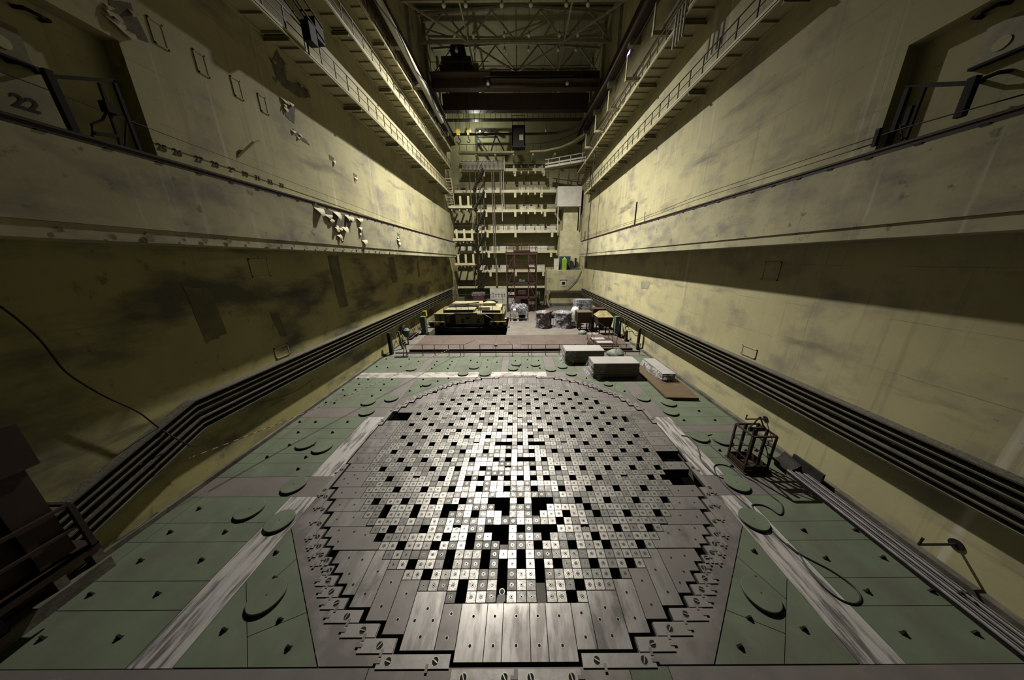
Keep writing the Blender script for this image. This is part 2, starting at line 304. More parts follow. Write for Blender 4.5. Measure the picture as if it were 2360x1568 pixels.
wl_pe = [([(12.35, 18.0), (12.7, 17.7), (12.6, 16.9), (13.9, 17.35), (14.3, 16.98), (13.3, 16.5), (12.4, 16.44), (11.9, 16.5), (11.8, 17.25)], 7, .35),
         ([(12.1, 15.85), (12.86, 16.0), (12.5, 14.98), (12.0, 15.07)], 5, .3), ([(5.9, 15.3), (6.45, 15.6), (6.62, 14.75), (6.2, 14.6), (5.85, 14.8)], 7, .28),
         ([(12.3, 14.7), (13.2, 14.5), (13.4, 14.3), (12.4, 14.4)], 3, .2), ([(15, 14.4), (15.5, 14.35), (15.4, 14.1), (15.0, 14.1)], 2, .2), ([(17.5, 14.1), (17.9, 14.0), (17.8, 13.8), (17.5, 13.8)], 2, .2)]
for pts, n, l in wl_pe: curls(blob(pts, XL, 'peeled_patch', wl, MBARE), XL, wl, n, l)
tl = bpy.data.objects['trim_2']
for pts, n, l in (([(10.4, 10.66), (11.3, 10.68), (13.1, 10.6), (14.5, 10.6), (13.4, 10.3), (12.0, 9.5), (11.9, 10.2), (10.9, 10.42)], 9, .45), ([(12.0, 9.9), (12.4, 9.8), (12.3, 9.0), (12.0, 9.0)], 4, .3), ([(14.2, 10.1), (14.6, 10.0), (14.7, 9.3), (14.3, 9.2)], 4, .3), ([(20.0, 10.3), (20.4, 10.2), (20.3, 9.4), (20.0, 9.5)], 4, .3)):
    curls(blob(pts, FL + .002, 'peeled_patch', tl, MBARE), FL, tl, n, l)
for pts in ([(13, 8.3), (14, 8.3), (14.1, 5.0), (13.2, 5.0)], [(21, 8.3), (22.2, 8.3), (22.3, 6.0), (21.2, 6.0)], [(28, 8.0), (28.6, 8.0), (28.6, 6.1), (28, 6.0)], [(8.2, 5.7), (8.6, 5.6), (8.8, 4.3), (8.4, 4.4)], [(5.2, 7.2), (6.0, 7.0), (6.1, 5.2), (5.3, 5.0)]):
    blob(pts, XL, 'damp_stain', wl, MSTAIN)
blob([(19, 6.1), (20.6, 6.0), (20.6, 5.4), (19.2, 5.5)], XR, 'damp_stain', wr, MSTAINR)
m = MB()
for k in range(26):
    y = 2.2 + k * .72 + random.uniform(-.12, .12); z = ZL + random.uniform(.0, .12); r_ = random.uniform(.05, .12); n = 9
    m.add([(FL + .022, y + r_ * random.uniform(.5, 1.1) * math.cos(6.283 * q / n), max(ZL + .004, z + .1 + r_ * 1.1 * random.uniform(.6, 1.1) * math.sin(6.283 * q / n))) for q in range(n)], [tuple(range(n))])
o = obj('soot_spot', m, mat('soot', (.12, .11, .08), (.26, .24, .16), 9, .9), tl); o['kind'] = 'stuff'
def text(body, size, X, y, z, par, flip=1):
    c = bpy.data.curves.new('tmp', 'FONT'); c.body = body; c.size = size; c.align_x = 'CENTER'; c.align_y = 'CENTER'; c.offset = .012; c.shear = .15
    t = bpy.data.objects.new('tmp', c); COL.objects.link(t); dg = bpy.context.evaluated_depsgraph_get()
    me = bpy.data.meshes.new_from_object(t.evaluated_get(dg)); bpy.data.objects.remove(t)
    me.name = 'stencil_number'; me.materials.clear(); me.materials.append(MINK)
    o = bpy.data.objects.new('stencil_number', me); COL.objects.link(o); o.parent = par
    o.matrix_local = Matrix(((0, 0, flip, X), (flip, 0, 0, y), (0, 1, 0, z), (0, 0, 0, 1)))
for s, y in (('25', 5.98), ('26', 6.4), ('27', 7.05), ('28', 7.6), ('29', 8.25), ('30', 8.8), ('31', 9.38), ('32', 10.02), ('33', 10.66)): text(s, .27, XL + .012, y, 11.62, wl)
text('22', .42, XL - .5 + .012, 3.75, 11.8, wl)

# ------------------------------------------------------------------ floor panels round the core
PAN = []   # (polygon, object)
def inpoly(p, poly):
    c = False; n = len(poly)
    for i in range(n):
        a, b = poly[i], poly[(i + 1) % n]
        if (a[1] > p[1]) != (b[1] > p[1]) and p[0] < (b[0] - a[0]) * (p[1] - a[1]) / (b[1] - a[1]) + a[0]: c = not c
    return c
def shrink(poly, g=.007):
    n = len(poly); a = sum(poly[i][0] * poly[(i + 1) % n][1] - poly[(i + 1) % n][0] * poly[i][1] for i in range(n))
    if a < 0: poly = poly[::-1]
    out = []
    for i in range(n):
        p0, p1, p2 = Vector(poly[i - 1]), Vector(poly[i]), Vector(poly[(i + 1) % n])
        d1 = (p1 - p0).normalized(); d2 = (p2 - p1).normalized(); n1 = Vector((-d1.y, d1.x)); n2 = Vector((-d2.y, d2.x))
        k = n1 + n2; k = k / max(.3, k.dot(n1)) if k.length > 1e-6 else n1
        q = p1 + k * g; out.append((q.x, q.y))
    return out
def panel(poly, mt, name, label, cat, group=None, z=0., g=.007):
    q = shrink(poly, g); mb = MB().prism(q, z - .098, z); o = solo(name, mb, mt, label, cat, group); PAN.append((q, o)); return o
def R(x0, x1, y0, y1): return [(x0, y0), (x1, y0), (x1, y1), (x0, y1)]
# green panels in rows along both walls
def rows(side, xs, ys, mt, nm, what, first=1):
    for j in range(len(ys) - 1):
        for i in range(len(xs) - 1):
            pos = 'narrow wall-side' if i == (0 if side == 'left' else len(xs) - 2) and len(xs) > 2 else 'broad'
            panel(R(xs[i], xs[i + 1], ys[j], ys[j + 1]), mt, nm, f'{pos} {what} along the {side} wall, {ordn(first + j)} row from the front', 'floor panel', f'{what}s along the walls')
LX = [-11.6, -11.12, -8.0]; RX = [8.0, 11.19]
rows('left', LX, [-1.06, -.1, .51, 1.52, 2.12, 3.1], MGREEN, 'floor_panel', 'green painted floor panel')
rows('left', LX, [4.0, 4.74, 5.31, 6.31, 7.11, 8.1], MGREEN, 'floor_panel', 'green painted floor panel', 6)
rows('left', LX, [9.05, 10.63, 11.55, 12.28, 13.05], MGREEN, 'floor_panel', 'green painted floor panel', 11)
rows('left', [-11.6, -9.95, -8.72, -7.65], [14.0, 17.42], MGREEN, 'floor_panel', 'green painted floor panel by the far railing', 15)
rows('right', RX, [-1.06, -.1, .49, 1.46, 2.06, 3.04], MGREEN, 'floor_panel', 'green painted floor panel')
rows('right', RX, [3.95, 4.9, 5.66, 6.62], MGREEN, 'floor_panel', 'green painted floor panel', 6)
rows('right', RX, [7.19, 7.92, 8.82, 10.2, 11.6, 13.05], MGREEN, 'floor_panel', 'green painted floor panel', 9)
rows('right', [8.0, 9.5, 11.19], [13.05, 15.2, 17.42], MGREEN, 'floor_panel', 'green painted floor panel by the far end', 14)
for (x0, x1, y0, y1, mt, lb) in (
    (-11.6, -7.05, 3.1, 4.0, MGREY, 'grey cross strip from the left wall to the core ring, nearer one'), (-11.6, -7.05, 8.1, 9.05, MGREY, 'grey cross strip from the left wall beside the open plate pit'),
    (7.05, 11.19, 3.04, 3.95, MGREY, 'grey cross strip under the shadow of the red steel cage'), (8.0, 11.19, 6.62, 7.19, MGREY, 'narrow grey cross strip behind the red steel cage'),
    (-8.0, -7.05, -1.06, 3.1, MSTRIP, 'worn shiny steel strip running to the front left'), (-8.0, -7.05, 4.0, 8.1, MSTRIP, 'worn steel strip between the two left grey cross strips'),
    (-8.0, -7.05, 9.05, 13.05, MGREY, 'grey strip running away at the far left of the core'), (7.05, 8.0, -1.06, 3.04, MSTRIP, 'worn shiny steel strip running to the front right'),
    (7.05, 8.0, 3.95, 7.92, MSTRIP, 'worn steel strip under the black hose on the right'), (7.05, 8.0, 7.92, 13.05, MGREY, 'grey strip beside the far right of the core'),
    (-11.6, -2.85, 13.05, 14.0, MSTRIPX, 'pale steel cross strip at the far left of the core'), (-2.85, -1.95, 13.05, 14.0, MGREEN, 'small green square in the far steel strip'),
    (-1.95, 2.1, 13.05, 14.0, MSTRIPX, 'bright steel cross strip behind the core'), (2.1, 8.0, 13.05, 14.0, MGREY, 'grey cross strip at the far right of the core'),
    (-7.65, -7.05, 14.0, 17.42, MGREY, 'grey strip at the left among the far green panels'), (-1.29, -.72, 14.0, 17.42, MGREY, 'narrow grey strip in the middle of the far green panels'),
    (2.1, 2.95, 14.0, 17.42, MGREY, 'wide grey strip left of the board stacks'), (-12, -3.0, -2.6, -1.06, MGREY, 'grey front strip at the bottom left edge'),
    (-3.0, 2.3, -2.6, -1.06, MRING, 'steel front strip below the middle of the core'), (3.1, 12, -2.6, -1.06, MGREY, 'grey front strip at the bottom right edge'), (2.3, 3.1, -2.6, -1.06, MGREEN, 'small green piece in the front strip')):
    panel(R(x0, x1, y0, y1), mt, 'floor_strip', lb, 'floor strip')
xs = [-7.05, -4.9, -3.95, -2.95, -2.1, -1.29]
for i in range(5): panel(R(xs[i], xs[i + 1], 14, 17.42), MGREEN, 'floor_panel', f'far green floor panel, {ordn(i + 1)} from the left between two grey strips', 'floor panel', 'far green panels')
xs = [-.72, .3, 1.15, 2.1]
for i in range(3): panel(R(xs[i], xs[i + 1], 14, 17.42), MGREEN, 'floor_panel', f'far green floor panel right of the middle grey strip, {ordn(i + 1)} of three', 'floor panel', 'far green panels')
xs = [2.95, 4.4, 5.9, 8.0]
for i in range(3): panel(R(xs[i], xs[i + 1], 14, 17.42), MGREEN, 'floor_panel', f'far green floor panel near the board stacks, {ordn(i + 1)} from the left', 'floor panel', 'far green panels')
# corner triangles of the octagon
for sx, sy, nm in ((-1, -1, 'front left'), (1, -1, 'front right'), (-1, 1, 'far left'), (1, 1, 'far right')):
    T = lambda u, v: (sx * u, 6 + sy * v)
    A, B, C_, D = (7.05, 5.5), (5.5, 7.05), (4.07, 7.05), (7.05, 4.07)
    lp = lambda p, q, t: (p[0] + (q[0] - p[0]) * t, p[1] + (q[1] - p[1]) * t)
    panel([T(7.05, 7.05), T(*A), T(*B)], MGREEN, 'floor_panel', f'green corner triangle at the {nm} of the core', 'floor panel')
    for k, (t0, t1, wd) in enumerate(((0, .3, 'side'), (.3, .7, 'middle'), (.7, 1, 'end'))):
        panel([T(*lp(A, B, t0)), T(*lp(A, B, t1)), T(*lp(D, C_, t1)), T(*lp(D, C_, t0))], MGREEN, 'floor_panel', f'slanting green panel at the {nm} of the core, {wd} piece', 'floor panel')
# steel ring corners, zigzag inside
ZZ = [(1.31, 7.06), (1.31, 6.82), (2.54, 6.82), (2.54, 6.56), (3.04, 6.56), (3.04, 6.32), (3.56, 6.32), (3.56, 6.07), (4.06, 6.07), (4.06, 5.82), (4.36, 5.82), (4.36, 5.58), (4.62, 5.58), (4.62, 5.33), (4.88, 5.33), (4.88, 5.10), (5.10, 5.10)]
ZZ = ZZ + [(b, a) for a, b in ZZ[::-1][1:]]
ring_in = [(a + .06, b + .06) for a, b in ZZ]; ring_in[0] = (1.37, 7.04); ring_in[-1] = (7.04, 1.37)
SQ = ((-1, -1, 'front left'), (1, -1, 'front right'), (-1, 1, 'far left'), (1, 1, 'far right'))
for sx, sy, nm in SQ:
    poly = [(7.04, 4.06), (4.06, 7.04)] + ring_in
    mb = MB().prism([(sx * u, 6 + sy * v) for u, v in poly], -.1, 0)
    solo('ring_plate', mb, MRING, f'grey steel ring plate with stepped edge, {nm} of the core', 'floor plate', 'ring plates')

# lugs and round lids
def lug(x, y, par, big=1):
    a = random.uniform(-.3, .3); c, s = math.cos(a), math.sin(a); h = .085 * big; b = .07 * big; m = MB()
    P = [(-b, 0), (b, 0), (b * .35, h), (-b * .35, h)]
    vs = [(x + p * c - t * s, y + p * s + t * c, q) for t in (-.018, .018) for p, q in P]
    m.add(vs, [(0, 1, 2, 3), (7, 6, 5, 4), (0, 4, 5, 1), (1, 5, 6, 2), (2, 6, 7, 3), (3, 7, 4, 0)]); m.box(x - .07, x + .07, y - .035, y + .035, 0, .008)
    obj('lifting_lug', m, MDARK, par)
LUGS = [(-10.66, 1.82), (-8.97, 1.82), (-10.47, 1.01), (-8.78, 1.01), (-10.66, .22), (-8.99, .23), (-10.49, -.59), (-8.8, -.58), (-6.59, -.47), (-10.7, 2.63), (-9.0, 2.75), (-6.87, 1.2), (-6.34, .55), (-5.48, -.3), (-4.9, -.76), (-8.76, 4.39), (-10.62, 5.08), (-8.96, 5.06), (-10.3, 5.84), (-9.07, 5.72), (-10.64, 6.77), (-8.96, 6.75), (-10.43, 7.64), (-8.77, 7.63), (-11.25, 7.65), (-10.65, 10.4), (-8.96, 10.38), (-10.71, 9.54), (-10.68, 12.0), (-8.99, 11.98), (-10.48, 12.75), (-8.8, 12.72), (-11.25, 12.9), (-11.25, 11.2), (-10.43, 11.17), (-8.79, 11.13), (-11.25, 9.6), (-6.88, 11.0), (-6.37, 11.58), (-5.5, 12.41), (-6.6, 12.69), (-4.89, 12.88), (-6.62, 14.67), (-5.38, 14.65), (-6.62, 15.4), (-5.39, 15.38), (-6.64, 16.12), (-5.4, 16.1), (-11.08, 15.12), (-9.18, 15.09), (-10.11, 14.88), (-11.12, 16.78), (-9.18, 16.75), (-8.19, 16.2),
        (8.77, 5.32), (8.85, 6.35), (10.04, 6.19), (8.57, 7.59), (10.16, 7.58), (8.53, 8.2), (9.91, 8.45), (6.73, 10.78), (4.81, 12.75), (8.35, 9.34), (9.89, 5.31), (10.32, 5.29), (8.59, 4.4), (4.37, 15.2), (8.76, 1.75), (10.34, 1.75), (8.56, .96), (10.15, .96), (8.74, .19), (10.34, .18), (8.57, -.59), (10.15, -.6), (6.45, -.51), (6.74, 1.16), (6.2, .48), (5.39, -.32), (4.8, -.79),
        (-3.9, 16.3), (-3.3, 15.9), (-2.5, 16.4), (-2.4, 14.9), (-1.7, 15.9), (-.2, 16.2), (.8, 16.4), (1.7, 16.2), (.1, 14.9), (.75, 14.75), (1.7, 14.6), (3.6, 16.2)]
for x, y in LUGS:
    for q, o in PAN:
        if inpoly((x, y), q): lug(x, y, o); break
LIDS = [(-4.0, 13.62, 'beside the far zigzag, left of a small green square'), (-2.41, 13.55, 'on the small green square behind the core'), (-3.4, 14.86, 'on the far green panels behind the small green square'), (-8.15, 14.58, 'near the far left grey strip under the red and white tape'), (-6.1, 11.92, 'on the far left green triangle'), (-7.58, 10.02, 'on the grey strip left of the far ring'), (-8.75, 9.6, 'beside the grey strip, half on the cross strip'), (-8.26, 8.54, 'on the left grey cross strip by the open plate pit'), (-9.58, 5.9, 'left one of a close pair by the left wall'), (-8.66, 5.64, 'right one of a close pair by the left wall'), (-8.24, 3.55, 'on the nearer left grey cross strip'), (-7.55, 2.13, 'on the shiny strip at the front left'), (-6.16, .14, 'on the front left green triangle'), (-8.9, 2.54, 'on the green panel left of the shiny front strip'),
        (-.12, 15.45, 'on the far panels, centre, farther one'), (-.36, 14.5, 'on the far panels, centre, nearer one'), (1.39, 15.33, 'on the far panels right of centre'), (2.5, 14.3, 'on the wide grey far strip'), (3.45, 14.85, 'before the farthest board stack'), (3.89, 13.52, 'on the grey strip left of the middle board stack'), (6.01, 11.77, 'on the far right green triangle'), (7.49, 9.86, 'on the grey strip beside the brown plywood'), (8.7, 9.28, 'under the near edge of the plywood sheet'), (8.3, 8.36, 'on the olive panel right of the core'), (8.46, 6.2, 'left one of the pair behind the cage'), (9.36, 5.98, 'right one of the pair behind the cage'), (8.08, 3.5, 'inside the hose loop on the grey strip'), (7.5, 2.08, 'on the right shiny strip beside the hose'), (6.02, .12, 'on the front right green triangle')]
for x, y, lb in LIDS:
    r = .3 if abs(abs(x) - 6.05) < .08 and y > 3 else .39
    mb = MB().lathe((x, y, 0), [(r - .03, .002), (r - .03, .03), (r, .035), (r, .085), (r - .012, .095)], 40); mb.mi = [1 if i < 80 else 0 for i in range(len(mb.f))]; o = solo('floor_hatch', mb, [MGREEN, MHOLE], f'round green floor hatch {lb}', 'floor hatch', 'round floor hatches')  # black undercut paints in the shadow below the raised rim
    obj('centre_pin', MB().cyl((x, y, .095), .018, .004, 10), MDARK, o)

# ------------------------------------------------------------------ the block grid
HW = [7, 10, 12, 14, 15, 16, 17, 18, 19, 20, 21, 21, 22, 22, 23, 23, 23] + [24] * 7; HW = HW + HW[::-1]
HOLES = set(); SHORT = set()
def H(k, *ii):
    for i in ii: HOLES.add((i, k))
H(0, -6, -2, 2, 5); H(1, -6, -2, 2, 6); H(2, -10, -2, 2, 10); H(3, -12, -8, -4, -2, 0, 2, 4, 8, 12); H(4, -8, -4, 0); H(5, -14, -10, -6, -2, 2, 6, 10, 14); H(6, -17, -9, -6, -3, -2, 3, 9)
H(7, -16, -12, -4, -3, -2, 0, 2, 3, 4, 12, 16); H(8, 5); H(9, -18, -14, -10, -6, -2, 2, 6, 10, 14, 18); H(10, -18, -14, -10, -9, -3, -2, 2, 3, 9)
H(11, -20, -16, -12, -8, -4, -3, -2, 0, 2, 3, 4, 8, 12, 16, 20); H(13, -18, -14, -10, -6, -2, 2, 6, 10, 14, 18); H(15, -20, -12, -8, -6, -4, -2, 0, 2, 4, 8, 12, 20, 22)
H(17, -22, -18, -14, -10, -6, 2, 6, 10, 14, 18, 22); H(19, -20, -16, -12, -8, -4, -2, 0, 1, 2, 4, 8, 12, 16, 20); H(21, -22, -18, -14, -10, -6, -2, 2, 6, 10, 14, 18, 22)
H(23, -20, -16, -12, -4, -3, -2, 0, 2, 3, 4, 12, 16, 20); H(25, *range(-22, 23, 4)); H(27, *range(-20, 21, 4)); H(29, *range(-22, 19, 4)); H(30, 22); H(31, -20, -12, -8, -4, 4, 8, 12, 16, 20, 22)
H(33, -22, -18, -14, -10, -6, -2, 2, 6, 10, 18); H(35, *range(-20, 21, 4)); H(37, *range(-18, 19, 4)); H(38, 18); H(39, -16, -12, -4, 0, 4, 12, 16); H(41, *range(-14, 15, 4)); H(42, 14); H(43, *range(-12, 13, 4)); H(45, -10, -6, -2, 2, 6)
for q in ((-8, 7), (8, 7), (-16, 15), (16, 15), (-2, 17), (-8, 23), (8, 23), (0, 31), (-16, 31), (14, 33), (-8, 39), (8, 39)): SHORT.add(q)
cells = []
for k in range(48):
    a, b = -HW[k], HW[k] - 1
    n = 0
    for i in range(a, b + 1):
        if (i, k) in HOLES: continue
        n += 1; cells.append((i, k, n))
BH = .40
def block_mb(m, x, y, short=False):
    g = .005; c = .006; x0, x1, y0, y1 = x + g, x + .25 - g, y + g, y + (.17 if short else .25) - g
    vs = [(x0, y0, -BH), (x1, y0, -BH), (x1, y1, -BH), (x0, y1, -BH), (x0, y0, -c), (x1, y0, -c), (x1, y1, -c), (x0, y1, -c), (x0 + c, y0 + c, 0), (x1 - c, y0 + c, 0), (x1 - c, y1 - c, 0), (x0 + c, y1 - c, 0)]
    m.add(vs, [(3, 2, 1, 0), (0, 1, 5, 4), (1, 2, 6, 5), (2, 3, 7, 6), (3, 0, 4, 7)], 1)
    m.add(vs, [(4, 5, 9, 8), (5, 6, 10, 9), (6, 7, 11, 10), (7, 4, 8, 11), (8, 9, 10, 11)], 0)
def sock_mb(m, x, y, n=14):
    cx_, cy_ = x + .125, y + .125
    m.disc((cx_, cy_, .0012), .05, n, 1); m.disc((cx_, cy_, .002), .045, n, 0); m.disc((cx_, cy_, .0026), .031, n, 1); m.disc((cx_, cy_, .0032), .021, n, 0)
near = sorted(cells, key=lambda c: (c[1] + .02 * abs(c[0])))[:300]; nearset = set(near)
P0 = MB(); block_mb(P0, 0, 0); blk0 = obj('shield_block', P0, [MBLOCK, MBSIDE]); S0 = MB(); sock_mb(S0, 0, 0, 20); sk0 = obj('lifting_socket', S0, [MHOLE, MRIM], blk0)
P1 = MB(); block_mb(P1, 0, 0, True); bshort = bpy.data.meshes.new('short_block'); bshort.from_pydata(P1.v, [], P1.f); bshort.materials.append(MBLOCK); bshort.materials.append(MBSIDE); bshort.polygons.foreach_set('material_index', P1.mi)
first = True
for (i, k, n) in near:
    b = blk0 if first else blk0.copy()
    if not first:
        COL.objects.link(b); s = sk0.copy(); COL.objects.link(s); s.parent = b
    if (i, k) in SHORT: b.data = bshort
    b.location = (i * .25, k * .25, random.choice((0, 0, 0, .004, -.004))); b.rotation_euler = (random.gauss(0, .004), random.gauss(0, .004), 0)
    row = 'front row' if k == 0 else f'{ordn(k + 1)} row from the front'
    tag(b, f'square steel shield block, {row}, {ordn(n)} from the left', 'steel block', 'square shield blocks of the core grid'); first = False
P = MB(); S = MB()
for c in cells:
    if c in nearset: continue
    block_mb(P, c[0] * .25, c[1] * .25, (c[0], c[1]) in SHORT); sock_mb(S, c[0] * .25, c[1] * .25, 8)
far = obj('shield_block', P, [MBLOCK, MBSIDE]); tag(far, 'field of small square steel blocks filling the middle and far part of the core grid', 'steel block', 'square shield blocks of the core grid'); far['kind'] = 'stuff'
so = obj('lifting_socket', S, [MHOLE, MRIM], far); so['kind'] = 'stuff'
# things lying down in the open holes
for x, y, z, lb in ((-.5, 2.27, -.2, 'grey lower block top in an open hole left of the middle, ninth row'), (.5, 2.27, -.2, 'grey lower block top in an open hole right of the middle, ninth row'), (-.5, 1.27, -.12, 'grey lower block top in an open hole of the sixth row')):
    solo('lower_block', MB().box(x + .01, x + .24, y, y + .2, z - .3, z), MGREY, lb, 'block')
mb = MB().box(.51, .74, .03, .49, -.16, -.12); solo('dark_plate', mb, mat('dark_olive_plate', (.07, .062, .045), (.045, .04, .03), 5, .6), 'dark plate lying down in the two-cell hole right of the middle at the front', 'plate')
mb = MB(); mb.lathe((-.375, .35, -.45), [(.055, 0), (.075, 0), (.075, .25), (.055, .25), (.055, 0)], 24); solo('pipe_end', mb, mat('white_pipe_rim', (.8, .78, .74), None, 1, .35), 'pipe with a white rim seen down in a front hole left of the middle', 'pipe')
mb = MB().prism([(-.49, .03), (-.33, .05), (-.28, .1), (-.29, .24), (-.45, .23), (-.49, .15)], -.2, -.1); solo('stone_chunk', mb, MGYPS, 'angular grey lump wedged in a front hole left of the middle', 'stone')

# big plates round the grid: local (u,v), v pointing outward from the core centre
PL = [('A0', [(-.31, 6.0), (.31, 6.0), (.31, 7.0), (-.31, 7.0)], [(0, 6.25), (0, 6.75)])]
for nm, poly, holes in (('A1', [(.31, 6), (.69, 6), (.69, 7.0), (.31, 7.0)], [(.5, 6.25), (.5, 6.75)]), ('A2', [(.69, 6), (1.31, 6), (1.31, 7.0), (.69, 7.0)], [(1, 6.25), (1, 6.75)]),
    ('F', [(1.31, 6), (1.75, 6), (1.75, 6.82), (1.31, 6.82)], [(1.53, 6.2), (1.53, 6.62)]), ('G', [(1.75, 5.75), (2.5, 5.75), (2.5, 6.82), (1.75, 6.82)], [(2.12, 6.1), (1.93, 6.32), (2.35, 6.32), (2.12, 6.6)]),
    ('H', [(2.5, 5.5), (3, 5.5), (3, 6.56), (2.5, 6.56)], [(2.75, 5.8), (2.75, 6.3)]), ('I', [(3, 5.25), (3.5, 5.25), (3.5, 6.32), (3, 6.32)], [(3.25, 5.55), (3.25, 6.05)]),
    ('J', [(3.5, 5), (3.5, 6.07), (4.03, 6.07), (4.03, 4.75), (3.75, 4.75), (3.75, 5)], [(3.72, 5.3), (3.78, 5.8)]),
    ('K', [(4.03, 4.75), (4.03, 5.82), (4.36, 5.82), (4.36, 5.58), (4.62, 5.58), (4.62, 5.33), (4.88, 5.33), (4.88, 5.1), (5.1, 5.1), (5.1, 4.75)], [(4.2, 5.6), (4.3, 5.0), (4.7, 4.95), (4.45, 5.35)])):
    PL.append((nm, poly, holes)); PL.append((nm + 'm', [(-u, v) for u, v in poly], [(-u, v) for u, v in holes]))
K2 = [(4.0, 4.74), (4.0, 4.5), (4.25, 4.5), (4.25, 4.25), (4.5, 4.25), (4.5, 4.03), (5.82, 4.03), (5.82, 4.36), (5.58, 4.36), (5.58, 4.62), (5.33, 4.62), (5.33, 4.74)]
SEC = (('near', lambda u, v: (u, 6 - v)), ('far', lambda u, v: (u, 6 + v)), ('left', lambda u, v: (-v, 6 + u)), ('right', lambda u, v: (v, 6 + u)))
RANK = {'A0': 0, 'A1': 1, 'A2': 2, 'F': 3, 'G': 4, 'H': 5, 'I': 6, 'J': 7, 'K': 8}
PRND = random.Random(11)
def plate(poly, holes, T, label, mt=MPLATE):
    q = shrink([T(*p) for p in poly], .008); mb = MB().prism(q, -BH, 0, 1, 0); o = solo('cover_plate', mb, [MPLATED if PRND.random() < .38 else mt, MBSIDE], label, 'steel plate', 'steel cover plates round the grid')
    for u, v in holes:
        x, y = T(u, v); obj('lifting_hole', MB().disc((x, y, .0025), .04, 16, 0, .03).disc((x, y, .003), .03, 16, 1), [MRIM, MHOLE], o)
for sn, T in SEC:
    for nm, poly, holes in PL:
        key = nm.rstrip('m'); mir = nm.endswith('m')
        if sn in ('left', 'right') and key == 'K': continue
        if (sn == 'right' and nm in ('A2m', 'Gm')) or (sn == 'left' and nm == 'G'): continue
        if sn in ('near', 'far'): side = 'left' if mir else 'right'
        else: side = 'near end' if mir else 'far end'
        r = RANK[key]; wh = 'in the middle' if r == 0 else f'{ordn(r)} from its middle towards the {side}'
        plate(poly, holes, T, f'steel cover plate, {sn} side of the grid, {wh}')
for sx, sy, nm in SQ: plate(K2, [(4.6, 4.3), (5.0, 4.2), (5.3, 4.5), (5.5, 4.15)], lambda u, v: (sx * u, 6 + sy * v), f'stepped steel cover plate at the {nm} diagonal of the grid')
# small edge plates with slotted eyes along the zigzag
EDGE = [(1.37, 2.88, 6.88, 7.09), (2.62, 3.39, 6.63, 6.86), (3.12, 3.9, 6.38, 6.61), (3.62, 4.42, 6.13, 6.36), (4.13, 4.69, 5.89, 6.11), (4.43, 4.94, 5.65, 5.87), (4.69, 5.16, 5.4, 5.63), (4.94, 5.15, 5.165, 5.38)]
def edge_plate(u0, u1, v0, v1, T, label, two=False):
    mb = MB().prism([T(u0, v0), T(u1, v0), T(u1, v1), T(u0, v1)], .001, .022); o = solo('edge_plate', mb, MEDGE, label, 'edge plate', 'small edge plates with slotted eyes')
    for t in ((.2, .85) if two else (.42,)):
        x, y = T(u0 + (u1 - u0) * t, (v0 + v1) / 2); e = MB().disc((x, y, .0245), .078, 22, 0); e.disc((x, y, .0255), .066, 22, 1)
        a = random.uniform(0, 3.14); dx, dy = .06 * math.cos(a), .06 * math.sin(a); e.bar((x - dx, y - dy, .03), (x + dx, y + dy, .03), .02, .014)
        obj('slotted_eye', e, [MRIM, MHOLE], o)
    for uu, vv, du, dv in ((u1, (v0 + v1) / 2, .07, .028), (u0 + .3 * (u1 - u0), v1, .028, .06)):
        pts = [T(uu - du, vv - dv), T(uu + du, vv - dv), T(uu + du, vv + dv), T(uu - du, vv + dv)]; obj('lock_key', MB().prism(pts, .0225, .034), MRING, o)
for sx, sy, nm in SQ:
    for j, (u0, u1, v0, v1) in enumerate(EDGE):
        edge_plate(u0, u1, v0, v1, lambda u, v: (sx * u, 6 + sy * v), f'small slotted edge plate, {nm} zigzag, {ordn(j + 1)} from the {"near" if sy < 0 else "far"} middle', j == 0)
        edge_plate(u0, u1, v0, v1, lambda u, v: (sx * v, 6 + sy * u), f'small slotted edge plate, {nm} zigzag, {ordn(j + 1)} from the {"left" if sx < 0 else "right"} middle', j == 0)
for sn, T in SEC[:2]:
    for s, wd in ((-1, 'left'), (1, 'right')): edge_plate(s * .04 if s > 0 else -1.3, 1.3 if s > 0 else -.04, 7.1, 7.34, T, f'long slotted edge plate at the {sn} middle of the grid, {wd} one', True)

